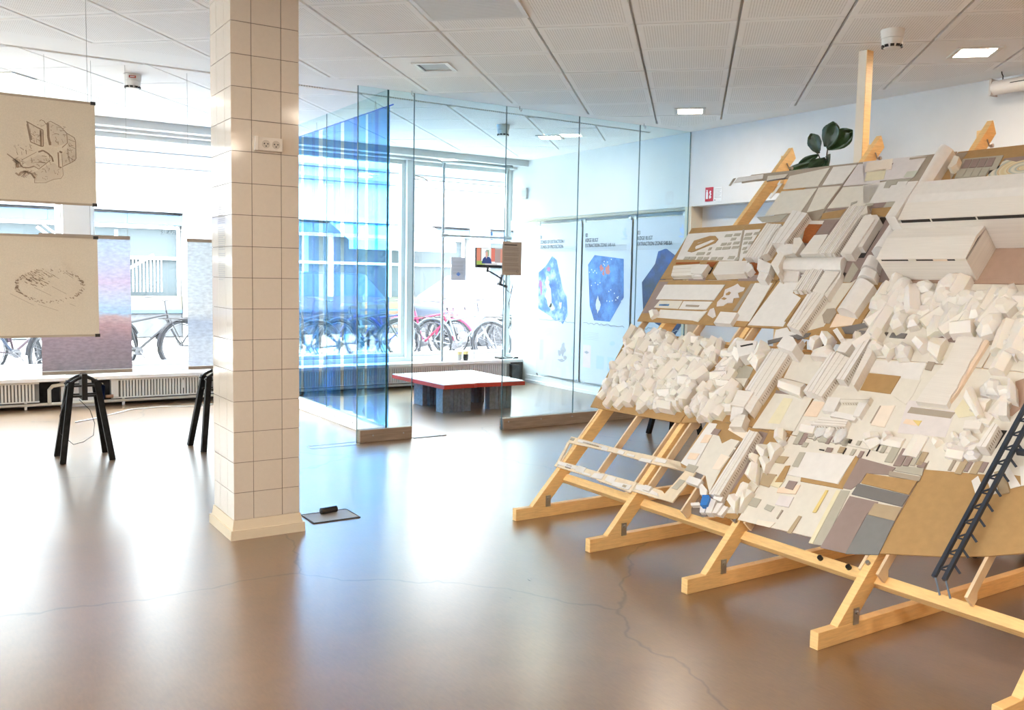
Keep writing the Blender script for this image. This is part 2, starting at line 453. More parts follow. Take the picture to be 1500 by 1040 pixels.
# smoke detectors
def detector(x, y, label, red=False):
    D = thing('smoke_detector', label, 'smoke detector', (x, y, CZ-.008))
    MB().lathe((x,y,CZ-.008), [(.066,0),(.066,-.012),(.062,-.045),(.061,-.05)], 28).build('base', mat('detector_white', (.78,.77,.74), .4), D, smooth=True)
    MB().lathe((x,y,CZ-.06), [(.060,0),(.058,-.03),(.046,-.055),(.03,-.06)], 28).build('head', MATS['detector_white'], D, smooth=True)
    vm = MB()
    for k in range(10):
        t = 2*PI*k/10
        c0 = Vector((x+.0525*math.cos(t), y+.0525*math.sin(t), CZ-.104)); tx = Vector((-math.sin(t), math.cos(t), 0))
        vm.bar(c0-tx*.011, c0+tx*.011, .012, .014)
    vm.build('vents', BLACK, D)
    if red:
        d = Vector((-x, -y, 0)).normalized(); tx = Vector((-d.y, d.x, 0)); c0 = Vector((x,y,CZ-.034)) + d*.0655
        MB().bar(c0-tx*.025, c0+tx*.025, .004, .018).build('red_label', mat('red_label', (.45,.05,.03), .5), D)
        MB().bar(c0-tx*.017+d*.002, c0+tx*.017+d*.002, .002, .006).build('label_print', mat('label_white', (.8,.8,.8), .6), D)
detector(1.40, 7.57, 'white smoke detector with small red label near the windows', True)
detector(4.857, 7.70, 'white smoke detector seen through the glass partition')
detector(4.855, 3.40, 'white smoke detector beside the wooden post above the model')
# square post
PS = thing('square_post', 'slim square white wooden post rising behind the model', 'post', (5.155, 3.80, 0))
MB().box(5.125, 5.185, 3.77, 3.83, 0, CZ).build('shaft', mat('post_white', (.78,.72,.62), .5), PS)
MB().box(5.185, 5.189, 3.77, 3.83, 0, CZ-.01).box(5.125, 5.189, 3.766, 3.77, 0, CZ-.01).build('warm_lit_face', PINE, PS)['label'] = 'post face coloured yellow for the warm light on it'  # pine colour stands in for warm light reflected onto the white post
# projection screen roll on the right
SC = thing('projection_screen', 'rolled white projection screen hung under the ceiling on the right wall', 'screen', (6.42, 3.0, 2.78))
MB().tube([(6.42,3.66,2.785),(6.42,1.6,2.785)], .05, 16).build('case', mat('screen_case', (.74,.70,.66), .4), SC, smooth=True)
MB().box(6.375,6.465,3.655,3.672,2.73,2.845).build('end_cap', mat('screen_cap', (.62,.57,.53), .5), SC)
MB().tube([(6.42,3.60,2.835),(6.42,3.60,2.86),(6.405,3.60,2.872),(6.40,3.60,2.888)], .004, 6).build('hook', BLACK, SC)
MB().box(6.3685,6.3695,3.36,3.52,2.792,2.798).build('printed_line', INK, SC)

# ---------------------------------------------------------------- tiled column
CX0, CX1, CY0, CY1 = 1.318, 1.669, 4.64, 5.02
colm = struct(MB().box(CX0+.004, CX1-.004, CY0+.004, CY1-.004, 0, CZ).build('column', mat('dark_grout', (.20,.17,.14), .9)))
colm['label'] = 'square column clad in white glazed tiles'
GLAZE = mat('glazed_tile', (.69,.62,.53), .10, var=.015, scale=60, spec=.6)
zj = [.10] + [.084 + .1592*k for k in range(1, 18)] + [CZ]
g = .0016
def wall_tiles(us, mk):
    for i in range(len(zj)-1):
        z0, z1 = zj[i]+g, zj[i+1]-g
        for j in range(len(us)-1):
            u0, u1 = us[j]+g, us[j+1]-g
            mk(u0, u1, z0, z1).build('tile', GLAZE, colm)
ux = [CX0, 1.421, 1.574, CX1]; uy = [CY0, 4.755, 4.90, CY1]
wall_tiles(ux, lambda a,b,c,d: MB().box(a,b,CY0,CY0+.006,c,d))
wall_tiles(uy, lambda a,b,c,d: MB().box(CX0,CX0+.006,a,b,c,d))
wall_tiles(ux, lambda a,b,c,d: MB().box(a,b,CY1-.006,CY1,c,d))
wall_tiles(uy, lambda a,b,c,d: MB().box(CX1-.006,CX1,a,b,c,d))
def ring(z0, z1, o0, o1):
    a = [(CX0-o0,CY0-o0),(CX1+o0,CY0-o0),(CX1+o0,CY1+o0),(CX0-o0,CY1+o0)]
    b = [(CX0-o1,CY0-o1),(CX1+o1,CY0-o1),(CX1+o1,CY1+o1),(CX0-o1,CY1+o1)]
    return MB().prism(a, z0, z1, b)
BASEM = mat('plinth_paint', (.72,.62,.47), .5)
ring(0, .05, .024, .022).build('plinth', BASEM, colm)
ring(.05, .10, .012, .004).build('plinth', BASEM, colm)
SO = thing('double_socket', 'white double wall socket with switch on the tiled column', 'socket', (1.503, 4.64, 2.037))
MB().box(1.448,1.575,4.618,4.64,2.005,2.072).build('plate', mat('socket_white', (.78,.73,.66), .35), SO, bevel=.003)
MB().box(1.432,1.447,4.612,4.64,2.003,2.074).build('switch', MATS['socket_white'], SO, bevel=.002)
for x in (1.488, 1.540):
    o = MB().tube([(x,4.6185,2.038),(x,4.6165,2.038)], .021, 20).build('outlet', mat('socket_recess', (.60,.55,.48), .5), SO)
    h = MB()
    for dx, dz in ((-.009,.002),(.009,.002),(0,-.010)): h.tube([(x+dx,4.6168,2.038+dz),(x+dx,4.6155,2.038+dz)], .0035, 8)
    h.build('pin_hole', BLACK, o)
TX = thing('wall_text', 'small column of printed text on the left side of the tiled column', 'text', (1.316, 4.82, 1.55))
tm = MB()
z = 1.735
for k in range(36):
    if k in (10, 22): z -= .012
    L_ = .118 if (k*7) % 5 else .08
    tm.box(1.3155, 1.3168, 4.883-L_, 4.883, z-.0032, z); z -= .0104
tm.build('printed_lines', mat('text_grey', (.35,.33,.31), .7), TX)['kind'] = 'stuff'
# ================================================================ GLASS PARTITION
GP = thing('glass_partition', 'glass partition with oak foot rails and open doorway in front of the windows', 'partition', (4.4, 6.88, 0))
def rail(x0, x1, y0, y1, screws):
    o = MB().box(x0, x1, y0, y1, 0, .105).build('foot_rail', RAILW, GP, bevel=.004)
    for a in screws:
        MB().tube([a, (a[0], a[1]-.004, a[2]) if x1-x0 > y1-y0 else (a[0]-.004, a[1], a[2])], .007, 10).build('screw', STEEL, o)
    return o
rail(2.985, 3.462, 6.86, 6.93, [(3.10,6.86,.055),(3.38,6.86,.055)])
rail(4.385, 6.585, 6.86, 6.93, [(4.44+.36*k,6.86,.075) for k in range(6)])
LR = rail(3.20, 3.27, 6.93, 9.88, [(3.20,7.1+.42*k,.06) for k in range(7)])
LR.data.materials[0] = mat('pale_rail', (.82,.81,.79), .5); LR['label'] = 'near-white foot rail'  # this rail is near-white, the front ones stay oak brown
for x0, x1 in ((2.965,3.463),(4.378,5.178),(5.184,5.92),(5.926,6.592)):
    MB().box(x0, x1, 6.876, 6.886, .105 if x0 != 2.965 else .0, CZ).build('pane', GLASS, GP)
MB().box(3.469, 4.372, 6.876, 6.886, 2.19, CZ).build('pane', GLASS, GP)
for y0, y1 in ((6.892,7.50),(7.506,8.23),(8.236,9.06),(9.066,9.88)):
    MB().box(3.228, 3.238, y0, y1, .105, CZ).build('pane', GLASS, GP)
EDGE = mat('glass_edge', (.10,.17,.17), .3)
em = [(3.466,6.881,0 if False else .105,CZ),(4.375,6.881,.0,CZ),(5.181,6.881,.105,CZ),(5.923,6.881,.105,CZ),(6.596,6.881,.105,CZ),(3.233,7.503,.105,CZ),(3.233,8.233,.105,CZ),(2.964,6.881,0,CZ)]
for x, y, z0, z1 in em: MB().box(x-.0025,x+.0025,y-.005,y+.005,z0,z1).build('pane_edge', EDGE, GP)
MB().box(3.226,3.240,6.887,6.893,.105,CZ).build('pane_edge', mat('teal_glass_edge', (.0,.09,.10), .3), GP)['label'] = 'dark teal glass edge'
MB().box(3.469,4.372,6.874,6.888,2.186,2.191).build('pane_edge', EDGE, GP)
MB().tube([(3.47,6.87,2.217),(3.53,6.85,2.205),(3.575,6.86,2.19),(3.60,6.87,2.165)], .004, 6).build('door_closer', STEEL, GP)
for x in (3.40, 4.46, 5.9):
    MB().tube([(x,6.80,CZ),(x,6.80,CZ-.03),(x+.012,6.80,CZ-.045),(x+.022,6.80,CZ-.03),(x+.016,6.80,CZ-.02)], .003, 6).build('hook', STEEL, GP)

# blue foil curtain behind the left run of glass
BLUE = clear_mat('blue_foil', (.09,.40,.95), .9, .02, .10, (.2,.55,1))
BLUE2 = clear_mat('blue_foil_pale', (.14,.50,.96), .9, .02, .08, (.3,.65,1))
CU = thing('foil_curtain', 'curtain of transparent blue foil strips hanging behind the glass partition', 'curtain', (3.33, 8.2, 1.5))
rc = random.Random(21)
y = 7.03; k = 0
while y < 9.75:
    wd = rc.choice([.24,.30,.36,.20]); n = 9
    vs = []; fs = []
    bow = rc.uniform(-.03,.03); zt = 2.80; zb = .06 + rc.uniform(0,.05); tw = rc.uniform(-.02,.02)
    for i in range(n+1):
        t = i/n
        for zz, q in ((zt,0),(1.9,1),(1.0,1.6),(zb,2.2)):
            vs.append((3.315+.03*(k%2)+bow*q*.4*math.sin(PI*t)+.006*math.sin(9*t+k), y+wd*t+tw*q*.6, zz))
    for i in range(n):
        for j in range(3): fs.append((i*4+j, i*4+j+1, (i+1)*4+j+1, (i+1)*4+j))
    o = MB().add(vs, fs).build('strip', BLUE if k%3 != 2 else BLUE2, CU, smooth=True)
    y += wd + rc.choice([.004,.002,.010,.003,.005]); k += 1
MB().tube([(3.33,7.0,2.80),(3.33,9.75,2.80)], .006, 8).build('top_rod', clear_mat('blue_foil_rod', (.1,.35,.9), 1.0), CU)
for yy in (7.35, 8.75, 9.4):
    MB().tube([(3.33,yy-.02,2.80),(3.33,yy,2.885),(3.33,yy+.02,2.80)], .0018, 5).build('hanger', STEEL, CU)
# loose foil pieces on the floor
def loose(x, y, w, h, label, rz, tilt, mt):
    o = MB().add([(-w/2,-.01,0),(w/2,.01,0),(w/2*.8,.02,h),(-w/2*.6,-.02,h*.9),(0,.05,h*.5)],[(0,1,4),(1,2,4),(2,3,4),(3,0,4)]).build('foil_offcut', mt, None)
    o.location = (x,y,.004); o.rotation_euler = (R(tilt),0,rz); tag(o, label, 'foil'); return o
loose(3.52, 9.1, .34, .50, 'pale blue foil offcut leaning inside the curtain near the column', R(90), 12, BLUE2)
loose(3.62, 8.22, .40, .14, 'crumpled pale blue foil lying at the foot of the curtain', R(70), 35, clear_mat('pale_foil', (.45,.62,.9), 1.0, .1, .3, (.6,.75,1)))

# notices on glass
def notice(name, x, y, z, w, h, label, mt, diamond=False, wy=-.0015):
    T = thing(name, label, 'sign', (x, y, z))
    MB().box(x-w/2, x+w/2, y-.001, y+.001, z-h/2, z+h/2).build('sheet', mt, T)
    q = MB(); zz = z+h/2-.055
    while zz > z-h/2+(.09 if diamond else .06):
        for _ in range(4):
            q.box(x-w/2+.018, x+w/2-.018-rnd.uniform(0,.03), y-.0022, y-.0012, zz, zz+.0028); zz -= .0085
        zz -= .012
    q.build('printed_lines', GREYINK if diamond else mat('sign_ink', (.26,.22,.19), .7), T)['kind'] = 'stuff'
    if diamond:
        MB().add([(x-.035,y-.0022,z-.07),(x+.0,y-.0022,z-.097),(x+.035,y-.0022,z-.07),(x,y-.0022,z-.043)],[(0,1,2,3)]).build('blue_diamond', mat('print_blue', (.12,.24,.60), .6), T)
    else:
        MB().box(x-w/2+.018, x+w/2-.05, y-.0024, y-.0012, z+h/2-.034, z+h/2-.024).build('heading', INK, T)
        MB().tube([(x+.06+.011*math.cos(a*PI/8), y-.0024, z-h/2+.035+.011*math.sin(a*PI/8)) for a in range(16)], .0012, 4, closed=True).build('round_logo', INK, T)
    return T
notice('information_sign', 4.452, 6.872, 1.554, .205, .30, 'beige information sheet on the edge of the glass partition beside the screen', mat('kraft_paper_sign', (.44,.37,.31), .7))
notice('window_notice', 5.81, 10.235, 1.485, .212, .292, 'grey information sheet with blue diamond taped to the window', mat('grey_paper_sign', (.52,.52,.56), .7), True)

# ================================================================ HANGING PRINTS AND BANNERS
CANV = mat('unbleached_canvas', (.65,.575,.46), .85, var=.05, scale=220, bump=.08)
DRAW = mat('drawing_ink', (.34,.26,.19), .8)
DRAWP = mat('drawing_wash', (.60,.525,.42), .85)
def canvas(z0, z1, label, strokes, washes):
    x0, x1, y = -.27, .835, 5.6
    T = thing('hanging_print', label, 'print', ((x0+x1)/2, y, z0))
    MB().box(x0, x1, y-.002, y+.002, z0, z1).build('cloth', CANV, T)
    for zz in (z0, z1):
        MB().box(x0, x1, y-.005, y+.005, zz-.006, zz+.006).build('batten', mat('batten_cloth', (.40,.33,.25), .8), T)
        for xx in (x1-.022, x0): MB().box(xx, xx+.026, y-.009, y+.009, zz-.009, zz+.009).build('clip', BLACK, T)
    q = MB()
    for st, wd in strokes:
        pts = [(x1 - (139.5-px)*.00334, y-.0035, py) for px, py in st]
        for a, b in zip(pts[:-1], pts[1:]): q.bar(a, b, .0012, wd)
    q.build('drawn_lines', DRAW, T)['kind'] = 'stuff'
    for wsh in washes:
        MB().add([(x1-(139.5-px)*.00334, y-.0028, py) for px, py in wsh], [tuple(range(len(wsh)))]).build('drawn_wash', DRAWP, T)
    return T
def zc(x, y): px = x/7.427; return (px, 2.307-((150+y/7.427)-(137+.108*px))*.0037)
U1 = lambda pts: [zc(*p) for p in pts]
s1 = [(U1([(280,200),(400,270),(455,295),(455,470),(430,470),(320,420),(285,230)]),.005),(U1([(290,205),(330,400)]),.006),(U1([(430,295),(430,470)]),.009),
 (U1([(420,200),(440,185),(470,200),(490,235),(510,215),(540,203),(650,262),(715,335),(800,385),(812,430),(812,615),(780,645),(665,695)]),.003),
 (U1([(510,220),(512,370),(530,460)]),.012),(U1([(715,335),(720,440),(660,490)]),.003),(U1([(730,400),(805,430)]),.002),(U1([(735,470),(805,505)]),.002),
 (U1([(400,530),(450,515),(500,545),(545,590),(558,640)]),.008),(U1([(220,610),(380,530)]),.002),(U1([(68,540),(130,590),(190,640),(230,690),(300,695),(350,680)]),.006),
 (U1([(130,600),(170,640),(180,690)]),.014),(U1([(350,680),(400,715),(530,620)]),.003),(U1([(400,635),(475,650)]),.005),
 (U1([(150,745),(190,775),(200,745),(250,730),(320,760),(352,810)]),.009),(U1([(352,810),(350,860),(470,865),(560,830),(640,825),(665,790),(655,560)]),.002),
 (U1([(615,540),(620,700),(650,705)]),.006),(U1([(630,530),(660,545)]),.010),(U1([(720,500),(725,590),(805,640)]),.002)]
w1 = [U1([(290,205),(440,290),(450,470),(330,420)]),U1([(520,215),(640,265),(715,340),(715,440),(600,480),(530,460)]),U1([(240,640),(400,560),(540,610),(400,710),(300,690)]),U1([(360,740),(560,650),(660,720),(640,820),(480,860),(360,840)]),U1([(715,340),(810,430),(805,630),(670,690),(660,560),(720,500)])]
r4 = random.Random(9)
for (cx, cy, sx_, sy_, n_) in ((370,330,60,90,26),(610,340,80,90,22),(180,640,50,50,26),(420,620,110,50,18),(740,520,50,110,18),(280,760,80,30,20),(520,760,110,60,14),(230,480,90,50,14)):
    for _ in range(n_):
        x_, y_ = cx+r4.uniform(-sx_,sx_), cy+r4.uniform(-sy_,sy_); a_ = r4.choice([1.5,1.2,.6,-.5,.2]); l_ = r4.uniform(12,55)
        s1.append((U1([(x_,y_),(x_+l_*math.cos(a_),y_+l_*math.sin(a_))]), r4.choice([.0012,.0016,.0025])))
CA = canvas(1.747, 2.307, 'beige hanging sheet with pencil drawing of a house fragment, upper of two', s1, w1)
def zd(x, y): px = x/8.0; return (px, 1.565-((360+y/8.0)-(345+.014*px))*.00373)
U2 = lambda pts: [zd(*p) for p in pts]
s2 = []
r2 = random.Random(3)
for i in range(150):
    t = r2.uniform(0, 2*PI)
    cx, cy = 520+400*math.cos(t)*r2.uniform(.93,1.05), 470+195*math.sin(t)*r2.uniform(.85,1.08)
    a = r2.uniform(.2,.9); l = r2.uniform(8,34)
    s2.append((U2([(cx,cy),(cx+l*math.cos(a),cy+l*math.sin(a)*.8)]), r2.choice([.0022,.003,.0045])))
for i in range(60):
    cx, cy = r2.gauss(370,75), r2.gauss(385,45); l = r2.uniform(8,45)
    s2.append((U2([(cx,cy),(cx+l,cy+l*.6)]), r2.choice([.002,.003,.004])))
for a in [((340,490),(540,590)),((550,480),(720,570)),((480,300),(640,390)),((700,310),(810,385)),((380,690),(620,770)),((60,560),(330,700)),((760,690),(830,720))]: s2.append((U2(a), .0015))
CB_ = canvas(1.013, 1.565, 'beige hanging sheet with ring-shaped sketch, lower of two', s2, [])
CORD = mat('nylon_cord', (.30,.30,.30), .6)
def cord(x, y, z0, z1, T): MB().tube([(x,y,z0),(x,y,z1)], .0012, 5).build('hanging_cord', CORD, T)
for x in (.80, -.24):
    cord(x, 5.6, 2.307, CZ, CA); cord(x, 5.6, 1.565, 1.747, CB_)

def sky_cloth(name, stops, seed):
    mt, nt, p = node_mat(name)
    tc = nt.nodes.new('ShaderNodeTexCoord'); sp = nt.nodes.new('ShaderNodeSeparateXYZ'); nt.links.new(tc.outputs['Object'], sp.inputs[0])
    nz = nt.nodes.new('ShaderNodeTexNoise'); nz.inputs['Scale'].default_value = 6; nz.inputs['Detail'].default_value = 9; nz.inputs['Roughness'].default_value = .7
    mp = nt.nodes.new('ShaderNodeMapping'); mp.inputs['Location'].default_value = (seed,seed,seed); mp.inputs['Scale'].default_value = (.8,1,2.0)
    nt.links.new(tc.outputs['Object'], mp.inputs[0]); nt.links.new(mp.outputs[0], nz.inputs['Vector'])
    ma = nt.nodes.new('ShaderNodeMath'); ma.operation = 'MULTIPLY_ADD'; ma.inputs[1].default_value = .16
    nt.links.new(nz.outputs[0], ma.inputs[0]); nt.links.new(sp.outputs[2], ma.inputs[2])
    cr = nt.nodes.new('ShaderNodeValToRGB')
    el = cr.color_ramp.elements
    while len(el) < len(stops): el.new(.5)
    for e, (pos, c) in zip(el, stops): e.position = pos; e.color = (*c, 1)
    nt.links.new(ma.outputs[0], cr.inputs[0])
    n2 = nt.nodes.new('ShaderNodeTexNoise'); n2.inputs['Scale'].default_value = 30; n2.inputs['Detail'].default_value = 6
    nt.links.new(mp.outputs[0], n2.inputs['Vector'])
    c2 = nt.nodes.new('ShaderNodeValToRGB'); c2.color_ramp.elements[0].position=.35; c2.color_ramp.elements[1].position=.65
    c2.color_ramp.elements[0].color=(.72,.72,.74,1); c2.color_ramp.elements[1].color=(1,1,1,1); nt.links.new(n2.outputs[0], c2.inputs[0])
    ml = nt.nodes.new('ShaderNodeMix'); ml.data_type='RGBA'; ml.blend_type='MULTIPLY'; ml.inputs[0].default_value=.8
    nt.links.new(cr.outputs[0], ml.inputs[6]); nt.links.new(c2.outputs[0], ml.inputs[7])
    nt.links.new(ml.outputs[2], p.inputs['Base Color']); p.inputs['Roughness'].default_value=.8
    tl = nt.nodes.new('ShaderNodeBsdfTranslucent'); nt.links.new(ml.outputs[2], tl.inputs[0])
    mx = nt.nodes.new('ShaderNodeMixShader'); mx.inputs[0].default_value=.5
    out = nt.nodes['Material Output']
    nt.links.new(p.outputs[0], mx.inputs[1]); nt.links.new(tl.outputs[0], mx.inputs[2]); nt.links.new(mx.outputs[0], out.inputs[0])
    return mt
def banner(x0, x1, y, label, mt):
    T = thing('printed_banner', label, 'banner', ((x0+x1)/2, y, .65))
    n = 14; vs = []; fs = []
    for i in range(n+1):
        x = x0+(x1-x0)*i/n
        for j in range(9):
            z = .65+(1.62-.65)*j/8
            vs.append((x, y+.004*math.sin(i*1.3+j*.4), z))
    for i in range(n):
        for j in range(8): fs.append((i*9+j,(i+1)*9+j,(i+1)*9+j+1,i*9+j+1))
    MB().add(vs, fs).build('cloth', mt, T, smooth=True)
    for z in (.635, 1.625): MB().box(x0, x1, y-.008, y+.008, z-.013, z+.013).build('batten', mat('banner_batten', (.40,.34,.28), .6), T)
    return T
b1 = sky_cloth('dusk_print', [(0,(0.22,0.20,0.21)),(.16,(0.29,0.23,0.25)),(.30,(0.35,0.26,0.29)),(.40,(0.52,0.34,0.35)),(.46,(0.65,0.47,0.49)),(.50,(0.47,0.68,0.90)),(.60,(0.65,0.72,0.90)),(.72,(0.73,0.62,0.81)),(.85,(0.65,0.68,0.90)),(1,(0.60,0.73,0.90))], 0)
b2 = sky_cloth('pale_sky_print', [(0,(0.55,0.57,0.65)),(.08,(0.75,0.81,0.90)),(.25,(0.75,0.82,0.90)),(.42,(0.57,0.65,0.78)),(.5,(0.83,0.88,0.90)),(.8,(0.78,0.86,0.90)),(1,(0.73,0.81,0.86))], 4)
BA = banner(.70, 1.305, 7.25, 'printed cloth banner with red-brown dusk scene on the left black stand', b1)
BB = banner(1.715, 2.32, 7.25, 'pale blue printed cloth banner partly hidden by the tiled column', b2)
for x, T in ((.76,BA),(1.29,BA),(1.06,BA),(1.73,BB),(2.30,BB)): cord(x, 7.25, 1.63, CZ, T)

# black four-legged stands
def stand(x, y, rz, label, blue=True):
    T = thing('banner_stand', label, 'stand', (x, y, 0), None, (0,0,rz))
    for sx in (-1,1):
        for sy in (-1,1):
            MB().bar((sx*.165,sy*.165,0),(sx*.085,sy*.06,.57), .036, .040, (1,0,0)).build('leg', BLACKW, T, world=False)
    MB().tube([(-.115+.23*i/12, -.065, .545+.06*math.sin(PI*i/12)) for i in range(13)], .012, 6).tube([(-.115+.23*i/12, .065, .545+.06*math.sin(PI*i/12)) for i in range(13)], .012, 6).build('hoop', BLACK, T, world=False)
    MB().box(-.018,.018,-.09,.09,.44,.63).build('post', BLACK, T, world=False)
    MB().box(-.10,.10,-.07,-.045,.46,.475).box(-.10,.10,-.07,-.045,.535,.55).box(-.10,.10,.045,.07,.46,.475).box(-.10,.10,.045,.07,.535,.55).build('crossbar', BLACK, T, world=False)
    if blue:
        MB().add([(.10,-.05,.57),(.145,-.03,.53),(.14,-.02,.44),(.11,-.04,.30),(.10,.06,.57),(.135,.06,.52),(.13,.05,.42)],[(0,1,5,4),(1,2,6,5),(2,3,6),(0,4,5,6,3)]).build('blue_bag', mat('blue_plastic', (.02,.08,.32), .5), T, world=False)['label'] = 'blue plastic bag hanging on the stand'
    return T
stand(.962, 7.235, 0, 'black four-legged wooden stand under the dusk banner')
stand(1.93, 7.24, R(4), 'black four-legged stand half hidden by the tiled column', False)
stand(5.66, 5.98, R(8), 'black four-legged stand behind the lower end of the model easel', False)

# ================================================================ UNDER THE WINDOWS
RADW = mat('radiator_enamel', (.74,.73,.69), .35)
def radiator(x0, x1, label):
    T = thing('radiator', label, 'radiator', ((x0+x1)/2, 9.97, .04))
    z0, z1 = .085, .255
    MB().box(x0, x1, 9.962, 10.05, z0, z1).build('panel', mat('radiator_gap', (.22,.22,.21), .6), T, bevel=.006)
    MB().box(x0, x1, 9.945, 10.05, z1, z1+.012).box(x0, x1, 9.945, 9.965, z0-.012, z0).build('rim', RADW, T)
    f = MB(); x = x0+.09
    while x < x1-.05:
        f.box(x, x+.017, 9.943, 9.965, z0, z1); x += .030
    f.build('fins', RADW, T)['kind'] = 'stuff'
    MB().box(x0,x0+.07,9.94,9.957,z0,z1).build('end_panel', RADW, T, bevel=.004)
    for xx in (x0+.12, x1-.12): MB().box(xx-.012,xx+.012,9.97,9.99,0,z0).build('bracket', RADW, T)
    xx = (x0+x1)/2; MB().box(xx-.014,xx+.014,9.935,9.957,.15,.235).build('clip', RADW, T)
    return T
radiator(-.9, .93, 'white ribbed radiator at the left edge under the windows')
radiator(1.585, 3.0, 'white ribbed radiator between the dusk banner and the column')
radiator(3.55, 6.45, 'long white radiator behind the low red-edged table')
PI_ = thing('heating_pipe', 'white heating pipe running along the foot of the window wall', 'pipe', (2.5, 9.96, .05))
MB().tube([(-4,9.98,.045),(6.5,9.98,.045)], .016, 10).build('pipe', IVORY, PI_, smooth=True)
MB().tube([(1.02,9.97,.045),(1.02,9.97,.19),(1.05,9.97,.225),(1.13,9.97,.235),(1.30,9.97,.235)], .018, 10).build('riser', IVORY, PI_, smooth=True)
MB().tube([(1.50,9.97,.045),(1.50,9.97,.235)], .014, 10).build('riser', IVORY, PI_, smooth=True)
MB().tube([(1.53,9.93,.10),(1.60,9.93,.10)], .017, 10).build('valve', mat('copper_valve', (.35,.20,.13), .4, metal=.6), PI_)
tag(MB().tube([(1.12,8.95,.006),(1.35,9.15,.006),(1.7,9.55,.006),(2.0,9.62,.006),(2.3,9.5,.006),(2.7,9.65,.006),(3.2,9.7,.006)], .006, 6).build('white_cable', mat('white_cable', (.75,.75,.73), .5), None, smooth=True), 'white cable trailing on the floor below the radiator', 'cable')
tag(MB().tube([(.93,7.2,.44),(1.0,7.2,.36),(1.03,7.2,.26),(1.02,7.2,.17),(.95,7.18,.13),(.88,7.16,.12),(.80,7.2,.20),(.80,7.2,.33),(.85,7.2,.48)], .0025, 5).build('thin_cable', BLACK, None, smooth=True), 'thin dark cable looping under the left black stand', 'cable')
def cup(x, y, label, rgb, top=None):
    T = thing('cup', label, 'cup', (x,y,.315))
    MB().lathe((x,y,.315), [(.032,0),(.036,.08),(.036,.085),(.033,.085),(.030,.01)], 20).build('body', mat('cup_'+label.split()[0], rgb, .5), T, smooth=True)
    if top: MB().lathe((x,y,.40), [(.037,-.004),(.038,.03),(.034,.03),(.033,-.003)], 20).build('rim', mat('cup_rim', top, .5), T, smooth=True)
cup(5.80, 10.0, 'black cup with pale yellow rim on the window sill', (.02,.02,.02), (.75,.68,.35))
cup(5.70, 10.0, 'grey cup on the window sill left of the black one', (.42,.42,.40), (.78,.78,.76))
TR = thing('tray', 'black tray with white cable at the right end of the window sill', 'tray', (6.45, 10.03, .315))
MB().box(6.30,6.585,9.96,10.10,.315,.34).build('box', BLACK, TR, bevel=.004)
MB().tube([(6.33,9.955,.36),(6.40,9.95,.325),(6.48,9.95,.32),(6.55,9.955,.37)], .006, 6).build('cable', mat('white_cable', (.75,.75,.73), .5), TR, smooth=True)
tag(MB().box(6.47,6.585,9.93,10.11,0,.235).build('wall_cabinet', mat('dark_slate_paint', (.06,.075,.09), .5, var=.6, scale=9), None, bevel=.004), 'dark slate box under the sill at the right end of the radiator', 'box')

# tube frame with screen
TF = thing('tube_frame', 'galvanised tube frame standing on the window sill', 'frame', (5.9, 9.97, .315))
yT = 9.97
for x in (5.436, 6.372): MB().tube([(x,yT,.315),(x,yT,2.86)], .017, 12).build('upright', TUBEG, TF, smooth=True)
for z in (2.80, 1.89): MB().tube([(5.39,yT-.03,z),(6.42,yT-.03,z)], .017, 12).build('crossbar', TUBEG, TF, smooth=True)
for x in (5.436, 6.372):
    for z in (2.80, 1.89):
        MB().tube([(x-.045,yT-.03,z),(x+.045,yT-.03,z)], .026, 12).tube([(x,yT,z-.035),(x,yT,z+.035)], .026, 12).build('clamp', TUBEG, TF, smooth=True)
    MB().tube([(x,yT,.315),(x,yT,.323)], .035, 14).build('foot', TUBEG, TF)
TV = thing('screen', 'small flat screen on black arm showing a man in blue jumper by brick houses', 'screen', (6.06, 9.85, 1.52))
MB().box(5.845,6.275,9.855,9.885,1.50,1.755).build('housing', BLACK, TV, bevel=.004)
def scr(poly, rgb, d, name='screen_picture'):
    return MB().add([(x, 9.854-d*.0006, z) for x, z in poly], [tuple(range(len(poly)))]).build(name, mat('screen_%.2f_%.2f_%.2f' % rgb, (0,0,0), .3, emit=(rgb, 0.42)), TV)
X0, X1, Z0, Z1 = 5.855, 6.265, 1.524, 1.748
def sp(u, v): return (X0+(X1-X0)*u, Z0+(Z1-Z0)*v)
def sq(u0,v0,u1,v1): return [sp(u0,v0),sp(u1,v0),sp(u1,v1),sp(u0,v1)]
scr(sq(0,0,1,1), (.75,.80,.82), 0)
scr(sq(0,.10,.13,1), (.62,.22,.14), 1); scr(sq(.13,.2,.17,1), (.30,.17,.12), 1); scr(sq(.52,.25,.66,1), (.62,.17,.12), 1); scr(sq(.46,.25,.52,.95), (.62,.66,.60), 1)
scr(sq(.66,.2,.86,.98), (.34,.26,.24), 1); scr(sq(.86,.2,1,.98), (.62,.24,.16), 1)
scr(sq(0,0,.30,.28), (.30,.42,.08), 2); scr(sq(.2,.0,.75,.16), (.55,.52,.50), 2); scr(sq(.34,.55,.44,.9), (.20,.35,.15), 1)
scr([sp(.18,.14),sp(.22,.40),sp(.30,.52),sp(.36,.55),sp(.46,.50),sp(.52,.38),sp(.54,.14)], (.02,.04,.16), 3)
scr([sp(.31,.52),sp(.345,.40),sp(.39,.53)], (.55,.40,.38), 4)
scr([sp(.315,.60),sp(.325,.52),sp(.35,.48),sp(.375,.50),sp(.395,.56),sp(.40,.68),sp(.385,.80),sp(.35,.83),sp(.32,.78)], (.62,.34,.27), 4)
scr([sp(.315,.70),sp(.30,.80),sp(.33,.87),sp(.38,.87),sp(.405,.80),sp(.40,.70),sp(.385,.78),sp(.35,.81),sp(.325,.77)], (.30,.30,.32), 5)
scr(sq(0,0,1,.06), (.01,.01,.01), 6)
